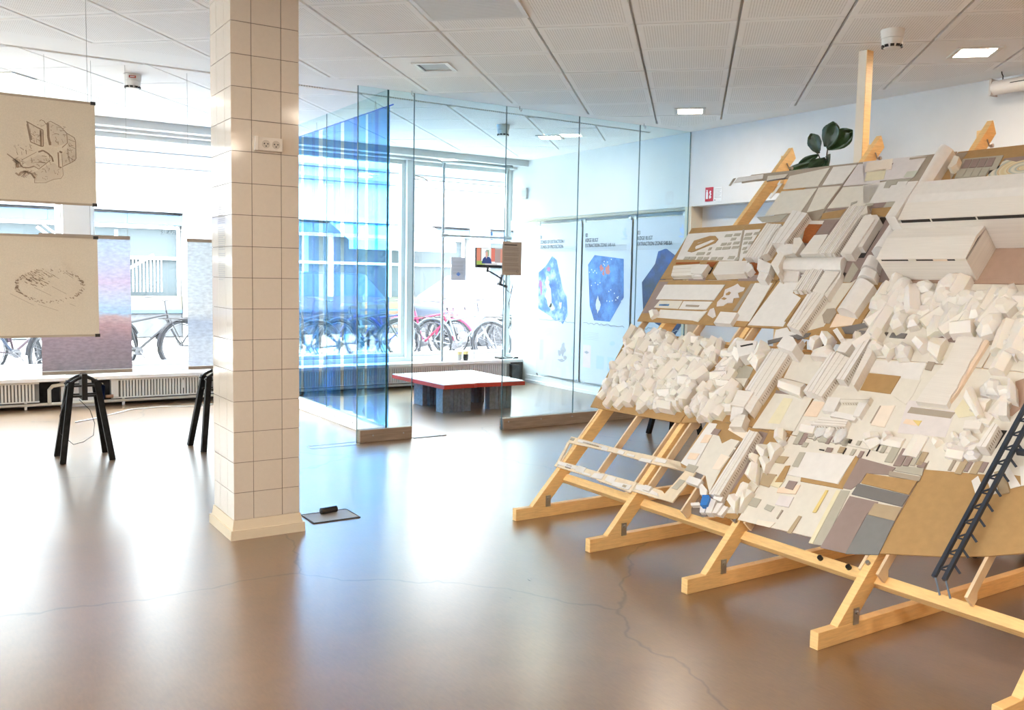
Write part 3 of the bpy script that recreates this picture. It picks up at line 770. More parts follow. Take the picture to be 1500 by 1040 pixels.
MB().bar((6.06,9.89,1.60),(6.06,9.93,1.45),.03,.02).bar((6.06,9.93,1.47),(6.30,9.95,1.36),.022,.02).bar((6.30,9.95,1.42),(6.25,9.93,1.28),.03,.025).bar((6.22,9.92,1.30),(6.37,9.95,1.26),.035,.03).build('arm', BLACK, TV)
MB().tube([(6.30,9.92,1.36),(6.33,9.91,1.30),(6.36,9.93,1.22),(6.42,9.93,1.18),(6.46,9.93,1.30),(6.40,9.93,1.05),(6.44,9.93,.80),(6.40,9.93,.72)], .005, 6).build('cable', BLACK, TV, smooth=True)
MB().tube([(5.86,9.9,1.2),(5.87,9.9,.9),(5.85,9.9,.6),(5.87,9.9,.32)], .003, 5).build('cable', GREYINK, TV, smooth=True)
SPK = thing('wall_speaker', 'small white alarm box high on the right wall near the window', 'alarm', (6.59, 9.89, 2.47))
MB().box(6.565,6.6,9.83,9.95,2.40,2.54).build('case', mat('alarm_case', (.62,.63,.62), .5), SPK, bevel=.006)
MB().box(6.562,6.566,9.85,9.93,2.43,2.51).build('grille', mat('alarm_grille', (.50,.52,.52), .6), SPK)
# ================================================================ WALL POSTERS
PAP = mat('poster_paper', (.62,.65,.72), .6)
LB = mat('poster_pale_blue', (.52,.62,.86), .6)
def sea(name, c0, c1, c2, sc):
    mt, nt, p = node_mat(name)
    tc = nt.nodes.new('ShaderNodeTexCoord'); nz = nt.nodes.new('ShaderNodeTexNoise'); nz.inputs['Scale'].default_value = sc; nz.inputs['Detail'].default_value = 10; nz.inputs['Roughness'].default_value=.65
    nt.links.new(tc.outputs['Object'], nz.inputs['Vector'])
    cr = nt.nodes.new('ShaderNodeValToRGB'); e = cr.color_ramp.elements; e.new(.5)
    for k, (pp, c) in enumerate(((.36,c0),(.5,c1),(.64,c2))): e[k].position = pp; e[k].color = (*c,1)
    nt.links.new(nz.outputs[0], cr.inputs[0]); nt.links.new(cr.outputs[0], p.inputs['Base Color']); p.inputs['Roughness'].default_value=.5
    return mt
S1 = sea('sea_map_pale', (.05,.12,.34), (.10,.22,.52), (.50,.62,.72), 4.5)
S2 = sea('sea_map_blue', (.03,.06,.22), (.06,.18,.50), (.14,.36,.72), 2.6)
S3 = sea('sea_map_dark', (.012,.018,.03), (.014,.04,.15), (.02,.09,.36), 2.2)
PX = 6.70
def face(poly, d, mt, name, T):      # flat print on the poster: (y, z) outline
    return MB().add([(PX-.0025-d*.0006, y, z) for y, z in poly], [tuple(range(len(poly)))]).build(name, mt, T)
def poster(y0, y1, z0, label, title, outline, mt, ty, tz, sz, sx):
    T = thing('wall_poster', label, 'poster', (PX, (y0+y1)/2, z0))
    MB().box(PX-.0015, PX+.0015, y1, y0, z0, 2.07).build('sheet', PAP, T)
    MB().tube([(PX,y0,2.072),(PX,y1,2.072)], .008, 8).build('top_rod', mat('poster_rod', (.78,.76,.66), .5), T)
    for y in (y0-.03, y1+.03):
        MB().box(PX-.012,PX+.004,y-.02,y+.02,2.055,2.085).build('clip', mat('clip_chrome', (.55,.55,.56), .3, metal=.8), T)
        MB().tube([(PX,y,2.085),(PX,y,2.125)], .0025, 5).build('hanger', STEEL, T)
        MB().bar((PX-.008,y,z0+.012),(PX+.008,y,z0-.02),.02,.01).build('foot_clip', MATS['clip_chrome'], T)
    face(outline, 1, mt, 'sea_map', T)
    text('lettering', title, sz, mat('poster_ink', (.03,.035,.05), .7), T, frame(Vector((PX-.004, ty, tz))-T.location, (0,-1,0), (0,0,1)), sx, sp=1.0)
    q = MB()
    for k in range(5): q.box(PX-.004,PX-.003,y1+.08,ty,1.775-k*.014,1.778-k*.014)
    pts = [(ty-(ty-y1-.08)*i/22, .85+rnd.uniform(-.012,.012)) for i in range(23)]
    for a, b in zip(pts[:-1], pts[1:]): q.bar((PX-.0045,a[0],a[1]),(PX-.0045,b[0],b[1]),.002,.009)
    for k in range(5): q.box(PX-.004,PX-.003,ty-.30,ty,.74-k*.02,.742-k*.02)
    q.build('printed_lines', GREYINK, T)['kind'] = 'stuff'
    return T
P1 = poster(9.72, 8.80, .14, 'white sea map poster numbered 01 nearest the window', '01\nZONES OF EXTRACTION /\nZONES OF PROTECTION', [(9.696,1.456),(9.545,1.532),(9.399,1.664),(9.304,1.614),(9.149,1.238),(9.072,1.159),(9.041,.932),(9.141,.813),(9.21,.86),(9.302,.846),(9.405,.899),(9.5,.93),(9.688,.989)], S1, 9.67, 1.885, .062, .72)
P2 = poster(8.765, 7.875, .14, 'white sea map poster numbered 02 in the middle of three', '02\nKØGE BUGT\nEXTRACTION ZONE 548-AA', [(8.534,1.667),(7.998,1.618),(7.978,1.182),(8.218,.893),(8.514,.893),(8.605,1.062),(8.656,1.555)], S2, 8.72, 1.885, .062, .72)
P3 = poster(7.84, 6.99, .14, 'white sea map poster numbered 03 partly hidden by the model boards', '03\nKØGE BUGT\nEXTRACTION ZONE 548-BA', [(7.675,1.358),(7.469,1.56),(7.423,1.695),(7.3,1.725),(7.114,1.628),(7.0,1.355),(7.0,.944),(7.114,.809),(7.428,.911),(7.637,1.01)], S3, 7.77, 1.885, .062, .72)
def blob(cy, cz, ry, rz, n=9, j=.25):
    return [(cy+ry*(1+rnd.uniform(-j,j))*math.cos(2*PI*i/n), cz+rz*(1+rnd.uniform(-j,j))*math.sin(2*PI*i/n)) for i in range(n)]
for T, cy in ((P2, 7.99),(P3, 7.06)):
    for (dy,dz,ry,rz) in ((0,.055,.014,.022),(.005,.01,.03,.03),(-.02,-.02,.022,.016),(.01,-.05,.05,.012),(.03,.03,.012,.018)): face(blob(cy+dy,1.895+dz,ry,rz), 2, LB, 'emblem', T)
PINK = mat('poster_coral', (.62,.20,.17), .6); PALEP = mat('poster_pink', (.80,.62,.66), .6); SAND = mat('poster_sand', (.62,.60,.56), .6); PCLR = mat('poster_grey', (.40,.38,.42), .6)
for c in ((9.63,1.25,.025,.10),(9.47,1.50,.04,.03),(9.66,1.32,.02,.05)): face(blob(*c), 2, mat('poster_rose', (.42,.14,.30), .6), 'map_patch', P1)
for c in ((9.45,1.15,.07,.13),(9.38,1.02,.05,.06),(9.5,1.33,.05,.06),(9.2,1.05,.03,.05)): face(blob(*c, n=13, j=.4), 2, SAND, 'map_patch', P1)
for c in ((8.28,1.486,.045,.055),(8.40,1.51,.035,.035),(8.36,1.45,.02,.03)): face(blob(*c, n=11, j=.4), 2, PINK, 'map_patch', P2)
face(blob(8.45,1.08,.045,.09,12,.35), 2, SAND, 'map_patch', P2)
q = MB()
for i in range(26):
    y, z = rnd.choice([(8.35,1.58),(8.52,1.47),(8.5,1.33),(8.2,1.25),(8.2,1.12),(8.1,1.15)]); y += rnd.gauss(0,.05); z += rnd.gauss(0,.025)
    q.box(PX-.0047,PX-.0043,y-.006,y+.006,z-.006,z+.006)
q.build('map_marks', mat('poster_white_marks', (.85,.86,.9), .6), P2)['kind'] = 'stuff'
face([(9.637,.595),(9.555,.595),(9.555,.329),(9.637,.329)], 1, LB, 'chart_bar', P1)
for c in ((9.12,.50,.05,.07),(9.19,.45,.04,.04),(9.08,.40,.04,.03),(9.15,.36,.07,.02)): face(blob(*c, n=12, j=.4), 1, PCLR, 'ink_drawing', P1)
face(blob(8.92,.50,.03,.05), 1, LB, 'chart_bar', P1); face(blob(8.93,.40,.022,.035), 1, LB, 'chart_bar', P1)
face([(8.714,.59),(8.56,.59),(8.56,.317),(8.714,.317)], 1, PALEP, 'chart_bar', P2)
face([(8.69,.50),(8.64,.52),(8.59,.50),(8.64,.48)], 2, PCLR, 'chart_mark', P2)
for y in (8.449, 8.24): face([(y,.478),(y-.14,.478),(y-.14,.322),(y,.322)], 1, LB, 'chart_bar', P2)
face(blob(8.16,.64,.05,.03), 1, LB, 'chart_mark', P2)
face([(7.72,.60),(7.6,.60),(7.6,.32),(7.72,.32)], 1, LB, 'chart_bar', P3)
# fire notice
FS = thing('fire_sign', 'small red fire extinguisher sign on the right wall', 'sign', (6.598, 6.59, 2.24))
MB().box(6.595,6.6,6.54,6.645,2.176,2.314).build('plate', mat('fire_red', (.50,.01,.03), .5), FS)
WM = mat('sign_white', (.85,.85,.85), .6)
q = MB(); q.add([(6.594,y,z) for y,z in ((6.633,2.20),(6.605,2.20),(6.605,2.262),(6.612,2.275),(6.607,2.287),(6.632,2.292),(6.626,2.275),(6.633,2.262))],[tuple(range(8))]); q.build('extinguisher_symbol', WM, FS)
q = MB(); q.add([(6.594,y,z) for y,z in ((6.59,2.20),(6.565,2.205),(6.56,2.22),(6.572,2.23),(6.558,2.245),(6.57,2.255),(6.562,2.275),(6.58,2.282),(6.588,2.26),(6.578,2.245),(6.59,2.225))],[tuple(range(11))]); q.build('flame_symbol', WM, FS)
FN = thing('wall_notice', 'small white notice with fine print beside the red fire sign', 'notice', (6.598, 6.465, 2.24))
MB().box(6.597,6.6,6.415,6.525,2.17,2.308).build('sheet', WM, FN)
q = MB()
for k in range(7): q.box(6.5955,6.597,6.43+.01*(k%3),6.515,2.29-k*.014,2.293-k*.014)
q.build('printed_lines', GREYINK, FN)['kind'] = 'stuff'
MB().box(6.595,6.597,6.508,6.516,2.178,2.19).build('mark', INK, FN)
# ================================================================ LOW TABLE, FLOOR HATCHES, PLANT
TB = thing('low_table', 'low table with white relief top, red edge and fluted concrete legs behind the glass', 'table', (4.85, 8.55, 0))
REDP = mat('red_paint', (.72,.06,.035), .45)
zt, zb = .292, .247
out = [(4.37,7.955),(4.66,7.975),(4.72,7.96),(4.78,7.99),(4.90,7.975),(5.03,7.96),(5.15,7.955),(5.34,7.945),(5.36,8.02),(5.37,9.12),(4.34,9.10)]
MB().prism(out, zb, zt-.006).build('edge_board', REDP, TB)
MB().prism([(x+(.004 if x<4.8 else -.004), y+(.010 if y<8.2 else -.006)) for x,y in out], zt-.006, zt+.002).build('top', mat('plaster_top', (.86,.86,.86), .5), TB)
q = MB(); r3 = random.Random(5)
for k in range(70):
    if k < 45: cx, cy = r3.gauss(5.0,.14), r3.gauss(8.35,.20)
    else: cx, cy = r3.uniform(4.6,5.3), r3.uniform(8.05,8.9)
    if not (4.45 < cx < 5.3 and 8.02 < cy < 9.0): continue
    a = r3.uniform(0,PI); l = r3.uniform(.01,.07)
    q.bar((cx,cy,zt+.003),(cx+l*math.cos(a),cy+l*math.sin(a),zt+.003), r3.uniform(.003,.007), .003)
q.build('engraved_lines', mat('relief_line', (.22,.22,.23), .7), TB)['kind'] = 'stuff'
CONC = mat('grey_concrete', (.24,.24,.23), .8, var=.18, scale=35, bump=.1)
def fluted(x0, x1, y0, y1, n, side):
    pts = []
    for i in range(n):
        a = x0+(x1-x0)*(.28+.52*i/n); b = (x1-x0)*.52/n
        pts += [(a, y0+.006),(a+b*.5, y0-.012),(a+b*.98, y0+.006)]
    poly = [(x0,y0)] + pts + [(x1,y0),(x1,y1),(x0,y1)]
    return MB().prism(poly, 0, zb)
fluted(4.39, 4.72, 8.02, 8.16, 4, 0).build('leg', CONC, TB)
fluted(4.44, 4.66, 8.56, 8.76, 3, 0).build('leg', CONC, TB)
fluted(5.06, 5.19, 8.52, 8.72, 2, 0).build('leg', CONC, TB)
fluted(4.95, 5.22, 8.02, 8.12, 3, 0).build('leg', CONC, TB)
HT = thing('floor_hatch', 'steel floor box lid with black cable roll beside the column', 'floor hatch', (1.92, 4.83, 0))
MB().box(1.786,2.055,4.73,4.925,0,.004).build('lid', mat('hatch_lid', (.40,.40,.40), .45), HT)
q = MB(); q.box(1.780,2.060,4.724,4.730,0,.006).box(1.780,1.786,4.73,4.925,0,.006).box(2.055,2.060,4.73,4.925,0,.006).box(1.78,2.06,4.925,4.93,0,.006).build('rim', mat('hatch_rim', (.09,.09,.09), .5), HT)
MB().tube([(1.885,4.885,.022),(1.985,4.90,.022)], .018, 12).build('cable_roll', BLACK, HT)
HG = thing('floor_grille', 'dark narrow floor slot in the doorway of the glass partition', 'floor grille', (3.6, 6.87, 0))
MB().box(3.475,3.76,6.845,6.89,0,.004).build('slot', mat('slot_black', (.03,.03,.032), .5), HG)
MB().box(3.74,3.79,6.85,6.885,0,.006).build('end_plate', mat('slot_plate', (.3,.27,.25), .5), HG)
tag(MB().box(2.55,2.96,6.92,6.926,0,.002).box(2.55,2.96,6.80,6.806,0,.002).box(2.55,2.556,6.80,6.926,0,.002).build('floor_trench_cover', mat('trench_line', (.38,.42,.45), .5), None), 'thin flush floor plate left of the partition corner', 'floor plate')

FG = thing('fiddle_leaf_fig', 'dark green fiddle-leaf fig in a pot behind the upper boards', 'plant', (5.75, 4.50, 0))
MB().lathe((5.75,4.5,0), [(.11,0),(.15,.28),(.155,.30),(.14,.30),(.13,.27)], 24).build('pot', mat('clay_pot', (.45,.24,.15), .7), FG, smooth=True)
MB().tube([(5.75,4.5,.27),(5.76,4.49,1.2),(5.73,4.50,2.0),(5.70,4.50,2.28),(5.70,4.49,2.40)], [.014,.012,.009,.006,.004], 8).build('stem', mat('fig_bark', (.10,.075,.05), .8), FG, smooth=True)
MB().tube([(5.70,4.50,2.27),(5.70,4.55,2.31),(5.70,4.57,2.345)], .004, 6).build('twig', MATS['fig_bark'], FG)
LEAF = mat('fig_leaf', (.016,.045,.014), .32, var=.35, scale=14)
VEIN = mat('fig_vein', (.06,.12,.04), .5)
# leaves: base (y,z), tip (y,z), width, and how far the tip reaches out in x
for (by, bz, ty, tz, wd, dx) in ((4.50,2.40,4.40,2.56,.17,-.03),(4.49,2.40,4.48,2.585,.15,.05),(4.49,2.38,4.335,2.51,.16,.08),(4.56,2.36,4.61,2.51,.13,-.04),(4.565,2.35,4.715,2.275,.075,-.05),(4.51,2.29,4.80,2.20,.11,-.14),(4.49,2.31,4.38,2.22,.17,-.12),(4.50,2.31,4.55,2.19,.16,-.10),(4.50,2.20,4.62,2.06,.16,.12),(4.48,1.9,4.40,1.75,.15,-.08)):
    a = Vector((5.70, by, bz)); b = Vector((5.70+dx, ty, tz)); d = b-a; L_ = d.length; d.normalize()
    sdv = d.cross(Vector((1,.15,.25))).normalized(); nn = sdv.cross(d).normalized()
    vs = []; N = 9
    for i in range(N+1):
        t = i/N; ww = wd*.5*(math.sin(PI*min(1,t*.93+.05))**.75)*(.62+.55*t if t < .8 else 1.06-.2*(t-.8)*5*.4)
        if i == N: ww *= .3
        c0 = a + d*(L_*t) - nn*(.25*L_*(t-.5)**2*.6)
        for s_, hh in ((-1,.012),(-.5,.0),(0,-.006),(.5,.0),(1,.012)):
            vs.append(c0 + sdv*(ww*s_) - nn*(hh + .004*math.sin(i*2.1+s_*3)))
    fs = [(i*5+j, i*5+j+1, (i+1)*5+j+1, (i+1)*5+j) for i in range(N) for j in range(4)]
    lf = MB().add(vs, fs).build('leaf', LEAF, FG, smooth=True)
    so = lf.modifiers.new('thick', 'SOLIDIFY'); so.thickness = .0015
    MB().tube([vs[i*5+2]-nn*.0 for i in range(0, N+1, 3)], .002, 5).build('midrib', VEIN, lf)

# ================================================================ EASEL
TH = R(46.9)
DV = Vector((math.cos(TH), 0, math.sin(TH))); NV = Vector((-math.sin(TH), 0, math.cos(TH)))
O0 = Vector((2.83, 4.27, 0))
def pan(s, v, h=0.0): return O0 + Vector((0,-s,0)) + DV*v + NV*h
EA = thing('model_easel', 'long sloping pine easel carrying the architectural model boards', 'easel', (3.9, 2.9, 0))
legs_s = (.03, .712, 1.412, 2.112, 2.812)
for s in legs_s:
    y = 4.27-s
    MB().box(2.795, 5.12, y-.019, y+.019, 0, .068).build('foot_beam', PINE, EA, bevel=.002)
    vs = []
    for dy in (-.018, .018):
        for h in (-.0095, -.0845):
            vb = (.0685-h*math.cos(TH))/math.sin(TH)
            vs += [pan(s,vb,h)+Vector((0,dy,0)), pan(s,3.16 if h > -.05 else 3.135,h)+Vector((0,dy,0))]
    MB().add(vs, [(0,1,3,2),(6,7,5,4),(1,0,4,5),(2,3,7,6),(0,2,6,4),(3,1,5,7)]).build('leg', PINE, EA, bevel=.002)
    MB().bar((5.00,y+.045,.05),(5.00,y+.045,2.25), .05, .034, (0,1,0)).build('back_post', PINE, EA, bevel=.002)
    br = MB()
    br.box(3.000,3.032,y-.023,y-.019,.060,.125).box(3.005,3.034,y-.019,y+.019,.0685,.072).tube([(3.016,y-.023,.108),(3.016,y-.030,.108)], .008, 10)
    br.build('bracket', STEEL, EA)
    bl = MB()
    p = pan(s,.395,-.008); bl.tube([p, p+NV*.012], .009, 10)
    p = Vector((4.985, y-.0, 2.16)); bl.tube([p+Vector((0,-.018,0)), p+Vector((0,-.032,0))], .011, 10)
    bl.build('bolt', STEEL, EA)
    MB().tube([Vector((4.94,y-.022,2.19)), Vector((4.965,y-.022,2.155)), Vector((4.995,y-.022,2.17))], .004, 6).build('cable_tie', STEEL, EA)
MB().bar(pan(-.02,.372,-.095), pan(2.95,.372,-.095), .045, .045, NV).build('cross_rail', PINE, EA, bevel=.002)
for v in (1.48, 2.86): MB().bar(pan(-.0,v,-.11), pan(2.9,v,-.11), .04, .04, NV).build('cross_rail', PINE, EA, bevel=.002)
for s in (1.86, 2.0):
    p = pan(s,.378,-.074); MB().tube([p, p+NV*.016], .011, 10).build('bolt', BLACK, EA)
# plywood ribs under the boards
def rib(s, v0, v1, dep=.065, notch=True):
    pts = [(v0,-.004),(v1,-.004),(v1,-dep),(v1-.03,-dep),(v1-.05,-dep+.02),(v0+.05,-dep+.02),(v0+.03,-dep),(v0,-dep)] if notch else [(v0,-.004),(v1,-.004),(v1,-dep),(v0,-dep)]
    t = .006
    vs = [pan(s-t, v, h) for v, h in pts] + [pan(s+t, v, h) for v, h in pts]
    n = len(pts)
    return MB().add(vs, [tuple(range(n-1,-1,-1)), tuple(range(n,2*n))] + [(i,(i+1)%n,n+(i+1)%n,n+i) for i in range(n)]).build('rib', PLY, EA)
for (s, v0, v1) in ((.02,.40,.90),(.36,.40,.90),(.672,.40,.90),(.775,.40,.90),(1.08,.36,.86),(1.38,.40,.90),(1.46,.40,.9),(2.09,.36,.88),(2.17,.36,.88),(2.52,.38,.9),
                    (.0,.92,1.47),(.34,.92,1.47),(.67,.92,1.47),(.76,.92,1.40),(1.08,.92,1.41),(1.38,.92,1.41),(1.46,.92,1.41),(2.08,.92,1.41),(2.17,.92,1.41),
                    (-.16,1.46,1.90),(.34,1.46,1.90),(.665,1.46,1.90),(.755,1.42,1.9),(1.08,1.42,1.9),(1.38,1.42,1.9),(1.46,1.42,1.9),(2.08,1.42,1.9),
                    (-.25,1.92,2.38),(.34,1.92,2.38),(.67,1.92,2.4),(.76,1.92,2.4),(1.36,1.92,2.4),(.67,2.41,2.88),(.76,2.41,2.88),(1.36,2.41,2.88),(1.46,2.41,2.88),(2.08,2.41,2.88)):
    rib(s, v0, v1)

# ================================================================ MODEL BOARDS
def paper(name, rgb, var=.03): return mat(name, rgb, .75, var=var, scale=26, bump=.04)
PAL = {
 'w': paper('white_card', (.80,.775,.745)), 'n': mat('natural_card', (.79,.75,.695), .7, var=.04, scale=9, stretch=(1,30,1), bump=.03), 'c': paper('cream_card', (.76,.72,.64)),
 'k': paper('kraft_card', (.43,.265,.11), .06), 'k2': paper('sand_card', (.45,.35,.225)), 'g': paper('greige_card', (.40,.34,.27)),
 'm': paper('mauve_card', (.31,.235,.215)), 'm2': paper('rose_brown_card', (.44,.30,.23)), 'd': paper('slate_card', (.185,.175,.17)), 'd2': paper('grey_card', (.215,.215,.215)),
 'b': paper('black_card', (.03,.027,.026)), 's': paper('sage_card', (.46,.435,.36)), 's2': paper('pale_sage_card', (.62,.63,.54)), 'l': paper('lilac_card', (.75,.70,.69)),
 'p': paper('peach_card', (.84,.68,.53)), 'p2': paper('pale_peach_card', (.86,.76,.65)), 'y': paper('straw_card', (.78,.62,.24)), 'y2': paper('pale_straw_card', (.78,.72,.52)),
 'r': mat('rust_card', (.36,.10,.02), .7, var=.25, scale=30, stretch=(1,6,1)), 'u': mat('blue_block', (.02,.19,.60), .45), 'u2': paper('blue_print', (.10,.22,.42), .5)}
RESIN = mat('frosted_resin', (.86,.82,.76), .38)
_p = RESIN.node_tree.nodes['Principled BSDF']; _p.inputs['Subsurface Weight'].default_value = .5; _p.inputs['Subsurface Radius'].default_value = (1,.8,.55); _p.inputs['Subsurface Scale'].default_value = .03
def contour():
    mt, nt, p = node_mat('contour_print')
    tc = nt.nodes.new('ShaderNodeTexCoord'); mp = nt.nodes.new('ShaderNodeMapping'); mp.inputs['Location'].default_value = (.315,-.08,0); mp.inputs['Scale'].default_value=(1,1.5,1)
    wv = nt.nodes.new('ShaderNodeTexWave'); wv.wave_type='RINGS'; wv.rings_direction='Z'; wv.inputs['Scale'].default_value=3.2; wv.inputs['Distortion'].default_value=1.2; wv.inputs['Detail Scale'].default_value=.6
    cr = nt.nodes.new('ShaderNodeValToRGB'); e = cr.color_ramp.elements
    for _ in range(4): e.new(.5)
    for k,(pp,c) in enumerate(((0,(.70,.58,.34)),(.22,(.76,.70,.52)),(.42,(.62,.42,.22)),(.55,(.72,.62,.42)),(.78,(.40,.46,.44)),(1,(.74,.70,.58)))): e[k].position=pp; e[k].color=(*c,1)
    nt.links.new(tc.outputs['Object'], mp.inputs[0]); nt.links.new(mp.outputs[0], wv.inputs[0]); nt.links.new(wv.outputs[0], cr.inputs[0]); nt.links.new(cr.outputs[0], p.inputs['Base Color'])
    return mt
PAL['q'] = contour(); PAL['v'] = PAL['w']; PAL['x'] = RESIN
BROT = Matrix(((0, DV.x, NV.x, 0), (-1, DV.y, NV.y, 0), (0, DV.z, NV.z, 0), (0, 0, 0, 1)))
BOARDS = {
 # key: outline (s, v) in metres, base card, label
 'a1': ([(0.885,0.88),(0.905,0.902),(1.417,0.902),(1.417,0.4),(1.19,0.39),(1.145,0.5),(1.1,0.578),(1,0.595),(0.935,0.575),(0.888,0.615)], 'k', 'model board with long roof and small blue block at the lower edge', None),
 'a2': ([(1.423,0.405),(2.127,0.445),(2.127,0.908),(1.423,0.902)], 'c', 'lower model board of mosaic fields with slate and mauve blocks', None),
 'a3': ([(2.133,0.445),(2.4,0.515),(2.53,0.562),(2.84,0.7),(2.84,0.93),(2.133,0.908)], 'k', 'lower model board of plain brown card beneath the black truss', None),
 'b0': ([(-0.06,0.83),(0.707,0.845),(0.707,1.405),(0.32,1.435),(-0.2,1.435)], 'k', 'model board crowded with white resin houses at the left end', None),
 'b1': ([(0.713,0.85),(1,0.908),(1.417,0.908),(1.417,1.412),(0.713,1.412)], 'k', 'model board with long barn roofs and white resin houses left of the mosaic fields', None),
 'b2': ([(1.423,0.908),(2.133,0.908),(2.133,1.412),(1.423,1.412)], 'c', 'model board with segmented hall roof and brown square court', None),
 'b3': ([(2.133,0.908),(2.84,0.93),(2.84,1.412),(2.133,1.412)], 'c', 'model board with resin houses left of the black truss', None),
 'c0': ([(-0.205,1.53),(0.707,1.548),(0.707,1.907),(-0.28,1.897)], 'k', 'model board with pale sheets and splashes at the left end, second from top', None),
 'c1': ([(0.713,1.55),(1,1.553),(1.12,1.5),(1.417,1.48),(1.417,1.907),(0.713,1.907)], 'k', 'model board with vaulted hall and five ribbed sheds', None),
 'c2': ([(1.423,1.418),(2.127,1.418),(2.127,1.907),(1.423,1.907)], 'c', 'model board with row of resin houses below the great hall', None),
 'c3': ([(2.133,1.418),(2.84,1.418),(2.84,1.907),(2.133,1.907)], 'c', 'model board of resin houses at the right edge below the brown court', None),
 'd0': ([(-0.28,1.907),(0.707,1.913),(0.707,2.403),(0.3,2.403),(-0.34,2.388)], 'k', 'model board with tiny grey plots and brown ring, upper left', None),
 'd1': ([(0.713,1.913),(1.417,1.913),(1.417,2.403),(0.713,2.403)], 'm', 'model board with ribbed sheds and rust coloured yard', None),
 'd2': ([(1.423,1.913),(2.84,1.913),(2.84,2.403),(1.423,2.403)], 'm2', 'model board with the great gabled hall and brown court', None),
 'e0': ([(0.3,2.403),(0.707,2.403),(0.707,2.905),(0.5,2.905),(0.2,2.9),(-0.14,2.9),(-0.17,2.835),(0.22,2.82),(0.47,2.8)], 'g', 'topmost model board with cream fields and a thin arm reaching left', None),
 'e1': ([(0.713,2.403),(1.34,2.403),(1.34,2.905),(0.713,2.905)], 'g', 'topmost model board with cream fields in front of the white post', None),
 'e2': ([(1.35,2.403),(2.84,2.403),(2.84,2.9),(1.35,2.9)], 'k', 'topmost model board with contour map and mauve plots', None),
}
BT = {}
for key, (pts, c, label, _) in BOARDS.items():
    s0 = sum(p[0] for p in pts)/len(pts); v0 = sum(p[1] for p in pts)/len(pts)
    T = bpy.data.objects.new('model_board', None); COL.objects.link(T)
    T.matrix_world = Matrix.Translation(pan(s0, v0)) @ BROT
    tag(T, label, 'model board')
    BT[key] = (T, s0, v0)
    MB().prism([(s-s0, v-v0) for s, v in pts], -.004, .002).build('base_board', PAL[c], T, world=False)
# open frame board at the lower left
A0 = bpy.data.objects.new('model_board', None); COL.objects.link(A0)
A0.matrix_world = Matrix.Translation(pan(.36, .55)) @ BROT
tag(A0, 'open cut-out model board of thin strips at the lower left corner', 'model board')
PAL['a'] = mat('pale_ply_strip', (.78,.66,.49), .65, var=.06, scale=30)
def strip(pts, c, h0, h1, name): MB().prism([(s-.36, v-.55) for s, v in pts], h0, h1).build(name, PAL[c] if c in PAL else PLY, A0, world=False)
strip([(-.035,.60),(.36,.60),(.365,.57),(-.03,.555)], 'a', -.004, .004, 'frame_strip')
strip([(.365,.60),(.70,.612),(.70,.565),(.36,.57)], 'a', -.004, .004, 'frame_strip')
strip([(.702,.612),(.885,.618),(.935,.572),(1.0,.59),(1.03,.579),(.702,.565)], 'a', -.004, .004, 'frame_strip')
strip([(.0,.425),(.40,.43),(.40,.385),(.0,.385)], 'a', -.004, .004, 'frame_strip')
strip([(.405,.43),(.70,.435),(.70,.37),(.405,.38)], 'a', -.004, .004, 'frame_strip')
strip([(-.035,.56),(-.012,.56),(.02,.425),(-.002,.42)], 'a', -.004, .004, 'frame_strip')
strip([(.702,.434),(.895,.432),(1.0,.387),(.702,.381)], 'a', -.004, .004, 'frame_strip')
strip([(.955,.574),(1.027,.577),(1.004,.387),(.919,.401)], 'a', -.0035, .0045, 'frame_strip')
strip([(.96,.52),(1.0,.52),(.985,.46),(.945,.46)], 's', .0045, .008, 'paper_strip')
strip([(.71,.42),(.76,.43),(.88,.41),(.90,.395),(.72,.395)], 'w', .004, .008, 'paper_strip')
strip([(.78,.43),(.83,.43),(.83,.40),(.78,.40)], 'w', .004, .02, 'paper_strip')
strip([(.72,.605),(.80,.605),(.80,.585),(.72,.58)], 'w', .004, .008, 'paper_strip')
for p, c in (([(.05,.592),(.30,.592),(.30,.58),(.05,.575)],'w'),([(.10,.585),(.25,.585),(.25,.577),(.10,.577)],'k2'),([(.28,.588),(.33,.588),(.33,.565),(.28,.565)],'w'),([(.42,.592),(.47,.592),(.47,.57),(.42,.57)],'w'),([(.50,.585),(.56,.585),(.56,.572),(.50,.572)],'w'),
             ([(.015,.42),(.24,.42),(.24,.40),(.02,.40)],'w'),([(.10,.415),(.15,.415),(.15,.395),(.10,.395)],'m'),([(.20,.43),(.27,.43),(.27,.392),(.20,.392)],'w'),([(.27,.40),(.34,.40),(.34,.388),(.27,.388)],'w'),([(.36,.415),(.44,.425),(.44,.39),(.35,.385)],'w'),([(.47,.425),(.54,.425),(.54,.385),(.47,.39)],'w'),([(.54,.40),(.68,.41),(.68,.38),(.54,.375)],'w'),([(.62,.58),(.70,.585),(.70,.565),(.61,.56)],'w'),([(-.025,.59),(.01,.59),(.01,.575),(-.025,.575)],'s'),([(.62,.40),(.65,.40),(.65,.385),(.62,.385)],'k2')):
    strip(p, c, .004, .008, 'paper_strip')

